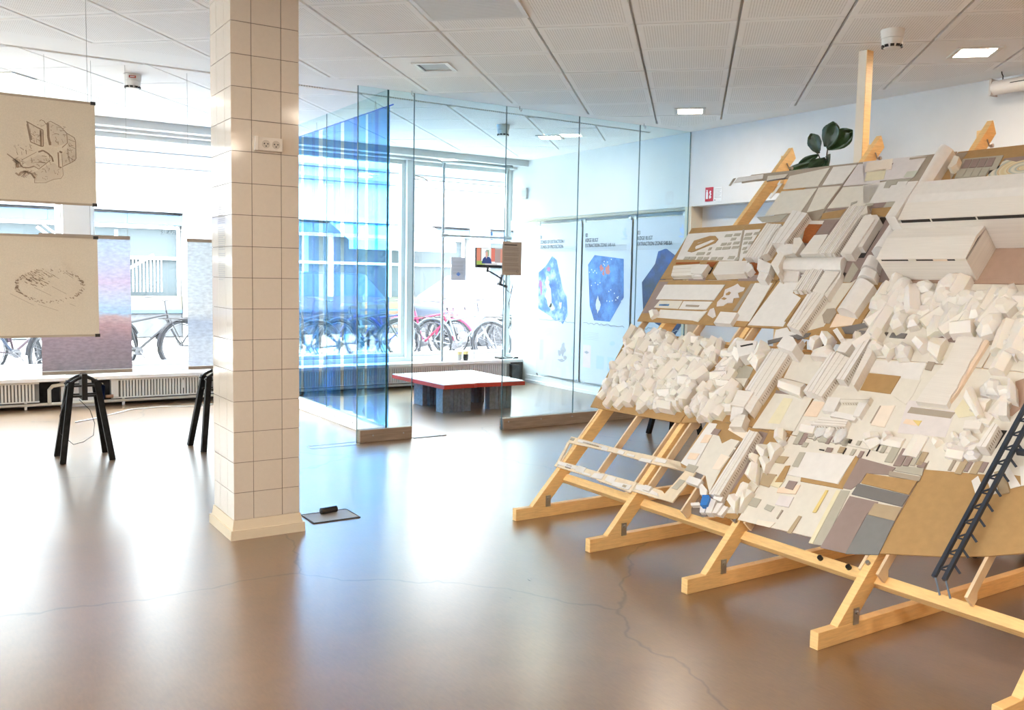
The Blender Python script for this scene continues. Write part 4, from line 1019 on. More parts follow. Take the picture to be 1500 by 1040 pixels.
FEATS = """
a1 n 50 1088,936,1145,942,1166,867,1090,856
a1 w 6 905,880,958,884,972,827,1000,591,895,612
a1 c 6 978,818,1022,815,1069,775,1106,813,1161,811,1170,757,1162,630,1182,493,1098,577,1004,586
a1 p 8 932,805,979,810,981,761,936,751
a1 p 8 915,681,977,688,975,648,921,642
a1 p2 8 1106,716,1164,710,1156,627,1111,622
a1 m 8 965,853,1010,852,1009,816,963,817
a1 s 9 952,616,1022,615,1020,573,953,576
a1 g 8 1165,809,1176,808,1171,768,1159,769
a1 g 8 1163,757,1175,757,1173,712,1160,712
a1 m 3 1236,891,1291,889,1309,777,1300,526,1274,537
a1 w 45 1216,863,1240,858,1251,470,1224,468
a1 n 50 1246,855,1279,857,1293,476,1258,471
a1 w 30 1240,472,1298,482,1304,454,1251,457
a1 p2 4 1049,863,1043,922,1179,869,1173,829
a1 x 45 1307,773,1317,805,1367,809,1381,725 house
a1 x 45 1354,803,1399,830,1438,818,1431,723 house
a1 x 50 1292,734,1350,740,1367,693,1303,712 house
a1 x 55 1332,687,1379,691,1429,591,1341,623 house
a1 x 45 1357,725,1393,745,1429,726,1434,659 house
a1 x 45 1347,572,1390,582,1415,508,1359,499 house
a1 x 45 1327,472,1349,514,1386,506,1409,425 house
a1 x 45 1391,507,1395,555,1436,548,1430,440 house
a1 x 50 1349,891,1393,912,1425,851,1370,852 house
a1 x 30 1377,851,1434,856,1414,821 house
a1 c 4 1403,876,1416,890,1422,439,1339,416
a1 u 50 1198,452,1232,461,1246,447,1258,406,1221,397 blue_block
a1 w 20 1129,407,1175,423,1192,410,1142,394
a1 w 20 1196,406,1230,414,1241,379,1214,374
a1 w 35 1231,454,1277,452,1295,381,1262,374
a1 w 30 1287,443,1320,449,1318,390,1294,386
a1 w 20 1322,442,1349,444,1343,390,1318,389
a1 w 25 1024,544,1112,541,1111,502,1023,507
a1 w 15 1108,510,1118,525,1169,501,1186,469,1148,465
a2 w 6 1548,827,1805,861,1799,703,1532,690,1551,739
a2 k 5 1826,857,1836,685,1619,673,1609,698,1804,702,1804,861
a2 k 7 1498,731,1521,740,1538,646,1497,636
a2 s 8 1528,819,1559,824,1567,739,1533,738
a2 k2 7 1429,776,1486,783,1483,741,1433,737
a2 k2 7 1405,668,1483,677,1483,603,1426,605
a2 m 9 1564,661,1609,665,1611,619,1566,619
a2 p 7 1532,612,1631,655,1634,603,1538,587
a2 l 7 1563,579,1635,587,1640,531,1567,526
a2 y 8 1765,660,1777,661,1781,542,1765,539
a2 s 7 1428,532,1483,533,1482,487,1428,488
a2 s 7 1527,518,1571,516,1567,487,1525,492
a2 g 7 1614,512,1623,510,1622,462,1614,463
a2 k2 7 1711,506,1727,506,1726,414,1704,412
a2 p2 7 1529,431,1622,442,1610,412,1535,407
a2 y2 6 1811,673,1831,676,1847,399,1828,397
a2 y2 6.5 1455,671,1540,662,1533,611,1470,615
a2 s 5 1831,678,1873,685,1895,405,1849,399
a2 m 6 1829,855,2010,843,2002,803,1900,786,1897,733,1874,692,1834,690
a2 m 6 1886,660,2021,664,2003,594,2008,401,1890,393
a2 k 7 1903,786,2129,801,2127,731,1902,733
a2 d 8 1891,727,2129,727,2127,669,1890,670
a2 k2 6 2009,656,2128,666,2129,600,2007,597
a2 d2 7 2007,595,2130,599,2141,437,2009,399
a2 g 7 1993,821,2136,824,2138,801,2001,797
a2 s 7 2014,854,2126,867,2137,830,2012,827
a2 b 8 1852,941,1856,941,1859,869,1855,869 slat
a2 s 8 1946,945,1983,946,1985,861,1949,859 slat
a2 m 8 1994,942,2027,943,2029,851,1996,849 slat
a2 m 8 2033,944,2058,945,2059,861,2035,859 slat
a2 m 8 2096,893,2127,894,2128,868,2096,866 slat
a2 k2 8 1710,891,1740,892,1741,860,1712,858 slat
a2 b 8 1738,888,1744,889,1745,856,1740,856 slat
a2 s 8 1775,892,1793,893,1794,857,1776,856 slat
a2 m 8 1817,889,1835,890,1836,854,1818,853 slat
a2 s 8 1460,932,1488,933,1493,857,1466,855 slat
a2 m 8 1491,935,1515,936,1520,860,1496,858 slat
a2 s 8 1515,876,1544,877,1545,852,1517,851 slat
a2 m 8 1650,874,1681,875,1682,851,1651,849 slat
a2 b 8 1617,857,1643,858,1643,853,1617,852 slat
a3 w 8 2425,939,2442,947,2517,874,2486,854
a3 k2 8 2399,911,2429,930,2491,836,2463,820
a3 w 8 2382,881,2406,897,2453,826,2434,812
a3 w 7 2335,853,2349,882,2383,841,2372,803
b1 x 70 797,1309,809,1387,870,1382,874,1260 house
b1 w 75 792,1385,933,1398,966,1315,886,1278
b1 x 85 942,1393,992,1401,1042,1360,954,1270 house
b1 x 75 928,1283,973,1352,1030,1322,1027,1218 house
b1 b 78 848,1352,920,1377,926,1369,857,1345
b1 s 4 799,1291,952,1270,965,1198,813,1159
b1 c 20 892,1174,976,1185,987,1128,966,1139
b1 k 4 961,1395,988,1395,995,1126,966,1131
b1 w 50 1034,1376,1065,1375,1071,1093,1039,1091
b1 n 52 1066,1378,1162,1363,1163,1044,1076,1090
b1 n 60 1006,1076,1112,1079,1112,979,1026,978
b1 n 50 1105,1080,1158,1045,1165,954,1103,983
b1 w 50 1031,974,1105,980,1119,949,1073,889
b1 w 90 1103,1443,1161,1432,1213,1388,1215,1335,1098,1363
b1 w 40 1151,1401,1181,1457,1177,1369,1149,1373
b1 k 4 1130,1396,1167,1391,1196,1253,1160,1248
b1 k 3.5 1113,1387,1137,1390,1168,1132,1164,917,1131,907
b1 x 60 1284,1396,1360,1444,1407,1402,1402,1359,1290,1356 house
b1 c 5 1232,1393,1347,1399,1347,1209,1179,1229,1157,1390
b1 x 50 1205,1148,1202,1204,1354,1188,1366,1113 house
b1 m 4 1180,1148,1389,1142,1390,1131,1187,1127
b1 c 6 1188,1126,1414,1138,1429,928,1186,900
b1 y2 7.5 1257,1106,1312,1108,1328,951,1258,944
b1 w 55 1403,1386,1427,1391,1433,1132,1388,1130
b2 n 50 1430,1393,1518,1364,1500,1115,1429,1134
b2 w 50 1522,1527,1564,1524,1563,1227,1518,1230
b2 n 48 1574,1449,1576,1507,1620,1402,1630,1204,1603,1225
b2 p 4 1426,1115,1495,1121,1499,1029,1428,1022
b2 w 25 1511,1138,1581,1143,1589,1058,1528,1054
b2 c 30 1582,1145,1731,1168,1734,1133,1593,1116
b2 w 30 1687,1131,1731,1168,1731,1050,1700,1050
b2 n 35 1556,1014,1694,1021,1699,984,1521,962
b2 w 20 1582,1067,1715,1061,1711,1031,1577,1036
b2 k 5 1628,1320,1793,1322,1793,1217,1636,1216
b2 n 30 1979,1419,2084,1425,2090,1372,1972,1370 roof_bay
b2 n 30 1972,1370,2090,1372,2087,1325,1962,1321 roof_bay
b2 n 30 1962,1321,2087,1325,2092,1274,1957,1273 roof_bay
b2 n 30 1957,1273,2092,1274,2087,1227,1953,1225 roof_bay
b2 n 30 1953,1225,2087,1227,2091,1178,1950,1176 roof_bay
b2 g 4 1923,1162,2124,1166,2121,1132,1921,1128
b2 l 3.5 1892,1197,1929,1196,1970,1166,2121,1173,2141,1035,1929,1017
b2 y 6 1965,1094,2007,1097,2004,1067
b2 p 5 1932,1095,1964,1094,1998,1068,1930,1070
b2 g 6 1880,1422,1914,1421,1919,1371,1886,1375
b2 w 4 1603,1398,1872,1413,1889,1311,1802,1312,1791,1323,1630,1326
b2 c 4 1802,1312,1893,1324,1901,1223,1894,1171,1810,1209
b2 g 8 1780,1143,1786,1142,1789,1041,1782,1042
b2 p2 6 1784,1144,1849,1156,1859,1032,1789,1034
b2 x 30 1790,974,1852,993,1874,972,1814,942 house
b2 x 35 1882,982,1901,1007,1930,992,1901,956 house
b2 x 35 2107,992,2119,1018,2149,1006,2130,973 house
b2 m 8 1668,936,1691,937,1692,908,1669,907 slat
b2 s 8 1712,940,1734,940,1736,899,1714,898 slat
b2 b 8 1730,939,1736,939,1737,919,1731,918 slat
b2 b 8 1740,939,1746,939,1747,918,1741,918 slat
b2 s 8 1776,939,1794,940,1795,916,1777,915 slat
b2 b 8 1883,940,1889,940,1891,904,1884,904 slat
b2 s 8 1902,940,1923,941,1924,901,1904,900 slat
b2 s 8 2063,944,2082,945,2083,869,2064,868 slat
b2 k2 8 2087,944,2111,945,2112,877,2088,876 slat
b2 s 8 1515,932,1543,933,1544,913,1516,912 slat
b2 s 8 1557,935,1568,936,1570,896,1559,895 slat
b2 s 8 1585,939,1626,940,1629,896,1587,894 slat
b2 m 8 1624,937,1644,937,1646,893,1626,892 slat
b2 m 8 1656,937,1683,938,1685,911,1658,909 slat
b2 s 8 1700,934,1731,935,1732,906,1701,905 slat
b3 x 55 2147,1225,2157,1286,2276,1141,2244,1132 house
b3 x 45 2194,1312,2207,1345,2248,1337,2276,1259,2227,1257 house
b3 x 50 2278,1355,2323,1320,2363,1234,2320,1244 house
b3 w 40 2297,1226,2329,1228,2357,1159,2324,1156
b3 m2 4 2295,1361,2342,1397,2390,1276,2353,1188,2336,1186,2329,1290
b3 w 60 2331,1107,2356,1095,2355,984,2317,982
b3 n 30 2199,1118,2269,1126,2275,1081,2210,1074
b3 b 4 2341,1112,2364,1114,2357,1023,2337,1019
b3 x 30 2165,1048,2184,1058,2212,1029,2182,1023 house
b3 x 35 2220,1015,2252,1055,2293,1035,2251,987 house
b3 y2 4 2117,1172,2125,1240,2215,1166,2150,1142
b3 g 8 2225,948,2238,949,2238,879,2225,878 slat
b3 k2 8 2257,948,2284,949,2284,872,2257,871 slat
b3 m 8 2287,944,2303,944,2303,890,2287,889 slat
b3 k2 8 2312,949,2341,950,2341,886,2312,884 slat
b3 m 8 2342,949,2362,950,2362,900,2342,899 slat
b3 w 8 2480,956,2495,966,2547,891,2518,874
b3 c 3 2129,948,2410,960,2419,902,2133,864
c0 m 3 -268,1881,-183,1882,-107,1609,-212,1597
c0 w 6 -193,1852,335,1864,333,1735,-176,1723
c0 c 5 -131,1713,74,1718,84,1652,-139,1652
c0 w 5 85,1716,330,1723,323,1657,93,1651
c0 u2 7 -107,1680,-19,1685,-15,1669,-103,1667
c0 g 7 132,1687,246,1688,248,1673,136,1672
c0 w 8 -60,1633,338,1639,315,1564,-57,1567
c0 c 7 264,1632,342,1647,331,1555,282,1563
c0 x 30 -139,1605,-70,1620,-28,1583,-73,1546 house
c0 l 6 363,1824,411,1856,430,1875,467,1851,508,1844,512,1817,482,1800,517,1764,478,1757,493,1720,454,1716,437,1694,389,1687,371,1720,385,1770
c0 l 6 354,1660,377,1674,410,1641,437,1611,422,1594,363,1617
c0 k 8 395,1788,409,1807,427,1800,427,1780,404,1777
c0 k 8 386,1746,398,1760,428,1752,416,1739
c0 w 30 480,1626,612,1625,618,1539,487,1538
c0 g 3 528,1880,556,1880,564,1661,534,1660
c0 w 5 559,1884,689,1887,712,1588,588,1588
c0 w 50 584,1946,665,1920,676,1864,608,1873
c1 v 70 1273,1889,1393,1850,1385,1651,1271,1669 vault
c1 p 4 1246,1677,1372,1678,1374,1609,1256,1583
c1 w 4 734,1900,863,1898,877,1815,954,1780,962,1568,716,1560
c1 n 32 894,1984,919,1982,924,1807,898,1808
c1 w 37 928,1979,953,1977,961,1803,935,1804
c1 n 32 951,1984,976,1982,986,1809,960,1809
c1 w 37 985,1979,1009,1977,1021,1805,996,1806
c1 n 40 1034,1952,1129,1946,1126,1767,1040,1798
c1 n 55 1071,1781,1147,1761,1136,1505,1041,1533
c1 w 60 1042,1756,1075,1775,1089,1559,1043,1534
c1 n 40 1143,1893,1141,1948,1157,1908,1159,1754,1128,1775
c1 k 6 958,1777,975,1776,973,1603,951,1602
c1 c 3 1156,1897,1207,1900,1229,1930,1216,1719,1216,1588,1116,1542,1116,1773
c1 g 5 1168,1708,1211,1716,1239,1687,1240,1609,1205,1610,1164,1663
c1 w 6 932,1539,996,1562,1029,1535,1114,1537,1071,1510,957,1479
c1 d 6 926,1461,1057,1512,1165,1537,1165,1511,1115,1482,1094,1494,991,1456,944,1434
c1 k 4 1156,1433,1171,1483,1204,1427
c1 x 60 1232,1432,1239,1494,1278,1491,1282,1389 house
c1 x 65 1271,1486,1299,1522,1352,1492,1351,1412 house
c1 w 80 1360,1503,1376,1521,1448,1461,1435,1443
c2 d 6 1325,1587,1484,1642,1524,1632,1420,1570,1420,1550,1367,1549
c2 g 6 1424,1579,1502,1610,1518,1578,1481,1532,1420,1533
c2 n 55 1424,1476,1494,1479,1484,1388,1430,1397
c2 m 5 1421,1546,1493,1552,1483,1528,1422,1526
c2 n 30 1965,1564,2084,1561,2086,1524,1970,1525 roof_bay
c2 n 30 1970,1525,2086,1524,2089,1476,1975,1473 roof_bay
c2 n 30 1975,1473,2089,1476,2084,1425,1979,1419 roof_bay
c2 p 20 2077,1569,2108,1553,2103,1454,2096,1252,2086,1190,2081,1483
c2 x 50 1647,1435,1670,1493,1712,1476,1693,1392 house
c2 x 50 1706,1455,1722,1501,1782,1476,1796,1410,1746,1398 house
c2 x 60 1772,1506,1817,1531,1877,1496,1831,1458 house
c2 x 55 1871,1460,1861,1536,1930,1535,1940,1415 house
c2 y2 6 1903,1460,1935,1471,1944,1439,1908,1438
c2 k 4 2071,1593,2140,1589,2143,1571,2079,1574
c3 x 55 2194,1505,2193,1561,2251,1553,2263,1460 house
d0 w 4 -334,2332,301,2347,329,2069,-263,2086
d0 g 6 151,2349,169,2348,306,2069,289,2070
d0 k 8 -207,2158,-219,2258,-102,2299,-50,2297,-4,2266,-6,2232,-144,2157,-166,2150
d0 w 9 -158,2190,-165,2233,-86,2262,-26,2253,-35,2241,-112,2189,-142,2175
d0 k 10 -187,2217,-73,2269,-56,2258,-166,2202
d0 s 7 -193,2107,-143,2107,-139,2082,-191,2080
d0 s 7 -135,2106,-89,2107,-84,2081,-132,2079
d0 s 7 -69,2105,-24,2106,-20,2081,-67,2079
d0 s 7 -11,2102,31,2103,35,2078,-8,2076
d0 s 7 56,2101,104,2102,108,2077,58,2075
d0 s 7 116,2100,157,2101,160,2077,118,2075
d0 s 7 201,2109,249,2109,253,2085,203,2083
d0 s 7 267,2096,295,2097,298,2073,269,2071
d0 s 7 35,2308,91,2310,96,2287,38,2284
d0 s 7 109,2314,160,2315,164,2292,112,2290
d0 s 7 110,2274,149,2276,154,2253,113,2250
d0 s 7 55,2229,97,2231,102,2209,58,2205
d0 s 7 109,2230,136,2232,140,2210,111,2206
d0 s 7 155,2237,201,2239,206,2216,158,2213
d0 s 7 36,2190,81,2192,85,2170,39,2166
d0 s 7 93,2193,157,2195,161,2173,96,2169
d0 s 7 172,2197,224,2199,228,2177,174,2174
d0 s 7 -28,2189,-7,2192,-2,2169,-25,2165
d0 s 7 205,2313,254,2315,258,2292,207,2289
d0 s 7 275,2318,323,2320,327,2297,277,2295
d0 s 7 218,2277,278,2278,282,2256,220,2253
d0 s 7 244,2234,271,2236,275,2214,247,2210
d0 s 7 283,2235,316,2237,320,2215,286,2212
d0 s 7 -106,2147,-38,2149,-33,2126,-103,2123
d0 s 7 -11,2145,13,2148,17,2126,-8,2121
d0 s 7 267,2186,296,2189,300,2167,270,2163
d0 s 7 296,2153,322,2156,326,2134,299,2130
d0 r 6 -238,2056,-26,2060,-21,2046,-234,2042
d0 r 6 47,2057,129,2059,123,2015,63,2018
d0 b 6 108,2007,132,2010,141,1955,118,1952
d0 n 35 -197,1996,34,2013,54,1914,-152,1906
d0 w 45 -7,1974,52,1998,128,1998,129,1917,26,1922
d0 w 20 -70,1934,-29,1939,2,1914,-44,1911
d0 w 30 14,1948,78,1948,115,1908,32,1907
d0 n 45 199,2026,431,2028,477,1920,238,1906,211,1929
d0 w 30 406,2011,460,2017,503,1967,468,1934
d0 r 6 416,2052,472,2054,489,2013,543,1953,459,1949
d0 m 3 399,1940,538,1950,569,1903,410,1900
d0 m 3 -18,1932,130,1923,140,1895,-9,1895
d0 n 50 376,2349,438,2338,442,2053,386,2054
d0 w 55 443,2335,505,2329,525,2039,452,2048
d0 w 65 532,2437,661,2402,642,2149,549,2154
d0 n 55 490,2285,529,2309,560,2080,512,2047
d0 w 50 625,2162,694,2158,748,2082,665,2050,599,2109
d0 w 7 620,2399,756,2392,760,2363,636,2371
d0 s 5 589,2349,619,2398,698,2218,620,2237
d0 w 60 520,2033,648,1987,676,1914,568,1944
d0 w 45 432,1985,447,2017,513,1967,500,1926,456,1944
d1 n 60 683,2198,728,2200,770,2160,776,2062,734,2092
d1 n 50 807,2226,899,2230,909,2075,796,2073
d1 r 6 640,2371,759,2364,755,2207,699,2217
d1 m 4 750,2400,852,2394,846,2278,745,2282
d1 n 50 917,2458,939,2458,930,2077,909,2076
d1 w 56 949,2450,970,2449,962,2070,940,2069
d1 n 50 967,2454,989,2454,979,2076,958,2075
d1 w 56 998,2446,1020,2445,1010,2070,989,2068
d1 n 50 1016,2450,1038,2450,1027,2075,1006,2074
d1 r 6 994,2440,1014,2426,1012,2117,988,2120
d1 n 60 1071,2354,1108,2369,1156,2325,1153,2059,1079,2064
d1 b 4 1140,2294,1178,2292,1188,2086,1138,2086
d1 n 50 1065,2372,1141,2371,1174,2339,1182,2121,1127,2123
d1 b 4 1126,2399,1168,2396,1182,2151,1137,2152
d1 v 85 1267,2322,1347,2317,1360,2090,1259,2084 vault
d1 v 80 1254,2037,1334,2026,1354,1957,1260,1955 vault
d1 v 75 1264,1950,1361,1942,1375,1889,1272,1891 vault
d1 w 30 883,1933,939,1930,931,1922,881,1925
d1 v 55 690,2063,1094,2062,1124,1964,716,1969 vaultS
d1 w 20 682,1995,826,1997,876,1891,749,1888
d1 b 4 1124,1976,1141,1972,1149,1905,1125,1906
d1 s 3 1136,2056,1199,2002,1202,1903,1155,1905
d1 n 75 661,2080,719,2040,731,1952,769,1908,774,1877,663,1972
e0 c 6 228,2839,515,2882,525,2712,250,2712
e0 c 6 252,2693,529,2692,531,2485,255,2469
e0 w 6 541,2884,713,2881,702,2718,555,2716
e0 c 6 538,2697,699,2697,691,2500,580,2479
e0 s 4 194,2461,438,2470,412,2412,273,2409
e0 w 6 -252,2882,-23,2889,-3,2845,-252,2826
e0 s 7 -289,2875,-267,2877,-262,2801,-282,2803
e0 g 7 -181,2832,5,2840,9,2827,-169,2814
e0 c 6 29,2863,197,2864,188,2825,48,2820
e0 d 7 52,2814,204,2826,205,2814,56,2807
e0 w 6 185,2775,210,2773,203,2630,182,2634
e1 k 4 706,2460,855,2487,850,2417,720,2410
e1 m 4.5 718,2495,848,2497,844,2484,725,2477
e1 s 8 865,2534,899,2547,904,2531,883,2520,875,2500
e1 s 8 972,2517,1024,2517,1026,2500,997,2494,974,2500
e1 l 6 720,2882,872,2880,969,2694,719,2693
e1 c 6 726,2680,979,2676,990,2505,716,2500
e1 l 6 745,2901,1054,2901,1169,2890,1169,2714,1002,2713,853,2706
e1 w 6 863,2681,1009,2700,1019,2642,1060,2638,1060,2662,1092,2663,1088,2689,1153,2685,1172,2523,1018,2520,949,2523
e1 s 5 1004,2709,1169,2709,1154,2684,1083,2691,1089,2665,1055,2667,1053,2638,1019,2642
e1 p2 8 781,2886,950,2900,990,2801,814,2795
e1 y2 8 825,2804,950,2815,982,2719,856,2717
e1 s2 8 1108,2767,1175,2768,1174,2716,1107,2721
e1 g 8 1065,2888,1174,2887,1176,2876,1069,2873
e1 m 8 965,2855,974,2857,973,2839,963,2840
e1 m 4 1018,2519,1099,2523,1094,2479,1016,2481
e1 s 4 1103,2522,1167,2524,1175,2482,1105,2478
e1 k 3.5 1033,2476,1167,2483,1162,2401,1055,2421
e1 c 50 1002,2429,1037,2444,1073,2389,1039,2374
e1 v 80 1255,2898,1353,2866,1354,2536,1274,2529 vault
e1 v 85 1279,2524,1362,2530,1365,2332,1267,2322 vault
e1 c 50 1383,2816,1419,2798,1430,2740,1412,2713,1390,2720
e1 g 5 1410,2888,1332,2887,1363,2860,1391,2821,1368,2755,1416,2663,1405,2837
e2 m 9 1429,2818,1468,2817,1475,2749,1435,2750
e2 m 9 1474,2817,1512,2816,1519,2748,1480,2748
e2 m 9 1517,2816,1555,2814,1562,2746,1524,2747
e2 m 9 1561,2814,1597,2813,1605,2744,1567,2745
e2 s 9 1432,2744,1473,2742,1474,2677,1434,2677
e2 s 9 1475,2741,1516,2740,1517,2675,1477,2675
e2 s 9 1518,2739,1558,2737,1559,2674,1520,2673
e2 s 9 1561,2737,1600,2735,1601,2672,1562,2672
e2 s 6 1408,2831,1631,2828,1639,2718,1603,2715,1601,2665,1432,2672
e2 b 5 1429,2678,1603,2674,1601,2665,1429,2670
e2 b 5 1604,2711,1648,2755,1649,2726,1611,2682
e2 q 10 1614,2666,1628,2707,1651,2721,1650,2770,1667,2782,1727,2759,1764,2769,1834,2776,1900,2609,1686,2618,1675,2656 contour
e2 m 6 1647,2800,1821,2807,1831,2781,1723,2766,1647,2788
e2 p 20 1481,2635,1513,2636,1514,2609,1488,2607
e2 w 20 1557,2632,1595,2633,1593,2610,1558,2610
e2 r 8 1626,2650,1669,2648,1671,2622,1634,2625
"""
def gable(poly, h, hr):
    n = len(poly)
    if n == 4:
        r0 = ((poly[0][0]+poly[1][0])/2, (poly[0][1]+poly[1][1])/2); r1 = ((poly[2][0]+poly[3][0])/2, (poly[2][1]+poly[3][1])/2)
        vs = [(x,y,.002) for x,y in poly] + [(x,y,h) for x,y in poly] + [(*r0,hr),(*r1,hr)]
        return MB().add(vs, [(0,1,5,8,4),(2,3,7,9,6),(1,2,6,5),(3,0,4,7),(5,6,9,8),(7,4,8,9)])
    cx = sum(p[0] for p in poly)/n; cy = sum(p[1] for p in poly)/n
    return MB().prism(poly, .002, h).prism(poly, h, hr, [(cx+(x-cx)*.45, cy+(y-cy)*.45) for x, y in poly])
for line in FEATS.strip().split('\n'):
    f = line.split(); key = f[0]; c = f[1]; h = float(f[2])/1000
    T, s0, v0 = BT.get(key) or (A0, .36, .55)
    q = [float(k)/1000 for k in f[3].split(',')]; pts = list(zip(q[0::2], q[1::2]))
    nm = f[4] if len(f) > 4 else None
    pts = [(s-s0, v-v0) for s, v in pts]
    if key in ('b2','b3','a2','b1','a1') and h < .01 and nm is None: h = max(h, .0035)
    if nm == 'house':
        gable(pts, h*.72, h*1.05).build('resin_house', RESIN, T, world=False)
    elif nm and nm.startswith('vault'):
        if nm == 'vaultS': q0, q1, q2, q3 = pts[3], pts[0], pts[1], pts[2]
        else: q0, q1, q2, q3 = pts
        q0, q1, q2, q3 = map(Vector, (q0, q1, q2, q3)); vs = []; K = 8
        for a, b in ((q0, q1), (q3, q2)):
            for i in range(K+1):
                t = i/K; p_ = a.lerp(b, t); vs.append((p_.x, p_.y, h*(.62+.38*math.sin(PI*t))))
            vs += [(b.x, b.y, .0), (a.x, a.y, .0)]
        n = K+3
        fs = [tuple(range(n)), tuple(range(2*n-1, n-1, -1))] + [((i+1)%n, i, n+i, n+(i+1)%n) for i in range(n)]
        o = MB().add(vs, fs).build('vaulted_roof', PAL['v'], T, world=False)
        bm_ = bmesh.new(); bm_.from_mesh(o.data); bmesh.ops.recalc_face_normals(bm_, faces=bm_.faces); bm_.to_mesh(o.data); bm_.free()
    else:
        z0 = .0 if h > .012 else max(.002, h-.0035)
        name = {'slat':'paper_slat','contour':'contour_map','roof_bay':'roof_bay','blue_block':'blue_block'}.get(nm) or ('model_building' if h > .012 else 'card_patch')
        o = MB().prism(pts, z0, h).build(name, PAL[c], T, world=False)
        if name == 'model_building' and len(pts) == 4 and h > .028:
            P4 = [Vector(q) for q in pts]
            e = [(P4[(i+1)%4]-P4[i]).length for i in range(4)]
            k = 0 if e[0]+e[2] > e[1]+e[3] else 1        # the long sides
            L0, L1, M1, M0 = P4[k], P4[(k+1)%4], P4[(k+2)%4], P4[(k+3)%4]
            ln, wd = (e[k]+e[(k+2)%4])/2, (e[(k+1)%4]+e[(k+3)%4])/2
            if ln > .11 and ln > 1.9*wd:
                q = MB()
                for t in ((.35,.68) if wd > .05 else (.5,)):
                    a, b = L0.lerp(M0, t), L1.lerp(M1, t); q.bar((a.x,a.y,h+.0002),(b.x,b.y,h+.0002), .0013, .0008)
                q.build('roof_seam', PAL['g'], o, world=False)
                q = MB()
                for a, b in ((L0, L1), (M1, M0)):
                    n_ = int(ln/.013)
                    if max(a.x, b.x) < max(L0.x, L1.x, M0.x, M1.x) - .004: continue
                    for i in range(1, n_):
                        c0 = a.lerp(b, i/n_); d_ = (b-a).normalized()*.0022
                        q.bar((c0.x-d_.x,c0.y-d_.y,h*.55),(c0.x+d_.x,c0.y+d_.y,h*.55), .0012, h*.30)
                if q.v: q.build('windows', PAL['g'], o, world=False)['kind'] = 'stuff'
# the great hall with its sister hall behind
T, s0, v0 = BT['d2']
def hall(prof, s_a, s_b, c, name):
    vs = [(s_a-s0, v-v0, h) for v, h in prof] + [(s_b-s0, v-v0, h) for v, h in prof]; n = len(prof)
    o = MB().add(vs, [tuple(range(n)), tuple(range(2*n-1,n-1,-1))] + [((i+1)%n, i, n+i, n+(i+1)%n) for i in range(n)]).build(name, PAL[c], T, world=False)
    bm_ = bmesh.new(); bm_.from_mesh(o.data); bmesh.ops.recalc_face_normals(bm_, faces=bm_.faces); bm_.to_mesh(o.data); bm_.free(); return o
BOARDWALL = mat('clapboard_card', (.80,.755,.70), .7, var=.06, scale=30, stretch=(.05,.05,3)); PAL['cl'] = BOARDWALL
hall([(1.93,.002),(1.93,.134),(2.139,.134),(2.139,.002)], 1.421, 1.883, 'cl', 'hall_walls')
hall([(1.928,.146),(1.928,.150),(2.06,.168),(2.139,.153),(2.139,.138),(2.06,.150)], 1.415, 1.884, 'n', 'hall_roof')
hall([(1.930,.134),(1.930,.146),(2.13,.146),(2.13,.134)], 1.43, 1.875, 'b', 'window_band')
for a, b in ((1.421,1.44),(1.59,1.63),(1.72,1.79),(1.83,1.885)): hall([(1.9275,.134),(1.9275,.146),(1.93,.146),(1.93,.134)], a, b, 'c' if a < 1.7 or a > 1.8 else 'p', 'window_post')
hall([(2.141,.002),(2.141,.190),(2.39,.190),(2.39,.002)], 1.45, 2.84, 'cl', 'rear_hall_walls')
hall([(2.143,.190),(2.143,.213),(2.385,.213),(2.385,.190)], 1.47, 2.5, 'b', 'window_band')
hall([(2.139,.213),(2.139,.218),(2.245,.232),(2.245,.213)], 1.46, 2.84, 'n', 'rear_hall_roof')
hall([(2.245,.213),(2.245,.226),(2.30,.234),(2.40,.232),(2.40,.20)], 1.455, 2.84, 'w', 'rear_hall_roof')
for a in (1.63, 1.86): hall([(2.140,.190),(2.140,.213),(2.143,.213),(2.143,.190)], a, a+.006, 'n', 'window_post')
hall([(2.139,.05),(2.139,.24),(2.40,.24),(2.40,.002)], 1.40, 1.455, 'w', 'link_roof')
hall([(1.935,.001),(1.935,.004),(2.14,.004),(2.14,.001)], 1.9, 2.83, 'm2', 'court')
MB().box(1.78-s0,1.79-s0,1.925-v0,1.93-v0,.002,.03).build('door_slot', PAL['b'], T, world=False)

# white resin houses crowded on the boards
def houses(key, quad, n, seed, w=(.035,.075), l=(.05,.12), hh=(.035,.075), avoid=()):
    T, s0, v0 = BT[key]; r = random.Random(seed); done = []; tries = 0
    (a0,b0),(a1,b1),(a2,b2),(a3,b3) = quad
    while len(done) < n and tries < n*60:
        tries += 1
        u, t = r.random(), r.random()
        s = (a0*(1-u)+a1*u)*(1-t) + (a3*(1-u)+a2*u)*t; v = (b0*(1-u)+b1*u)*(1-t) + (b3*(1-u)+b2*u)*t
        if any((s-x)**2+(v-y)**2 < (.034+.02*r.random())**2 for x, y in done): continue
        if any(x0 < s < x1 and y0 < v < y1 for x0,x1,y0,y1 in avoid): continue
        done.append((s, v))
        W, L_, h = r.uniform(*w), r.uniform(*l), r.uniform(*hh); an = r.choice([0,0,PI/2,.15,-.2,PI/2+.2,.5,-.6])
        ca, sa = math.cos(an), math.sin(an)
        poly = [(s-s0+x*ca-y*sa, v-v0+x*sa+y*ca) for x, y in ((-W/2,-L_/2),(W/2,-L_/2),(W/2,L_/2),(-W/2,L_/2))]
        if r.random() < .25:
            cx, cy = s-s0, v-v0; k = r.choice([5,6,7])
            poly = [(cx+W*.62*math.cos(2*PI*i/k+an), cy+L_*.45*math.sin(2*PI*i/k+an)) for i in range(k)]
        gable(poly, h*.62, h).build('resin_house', RESIN, T, world=False)
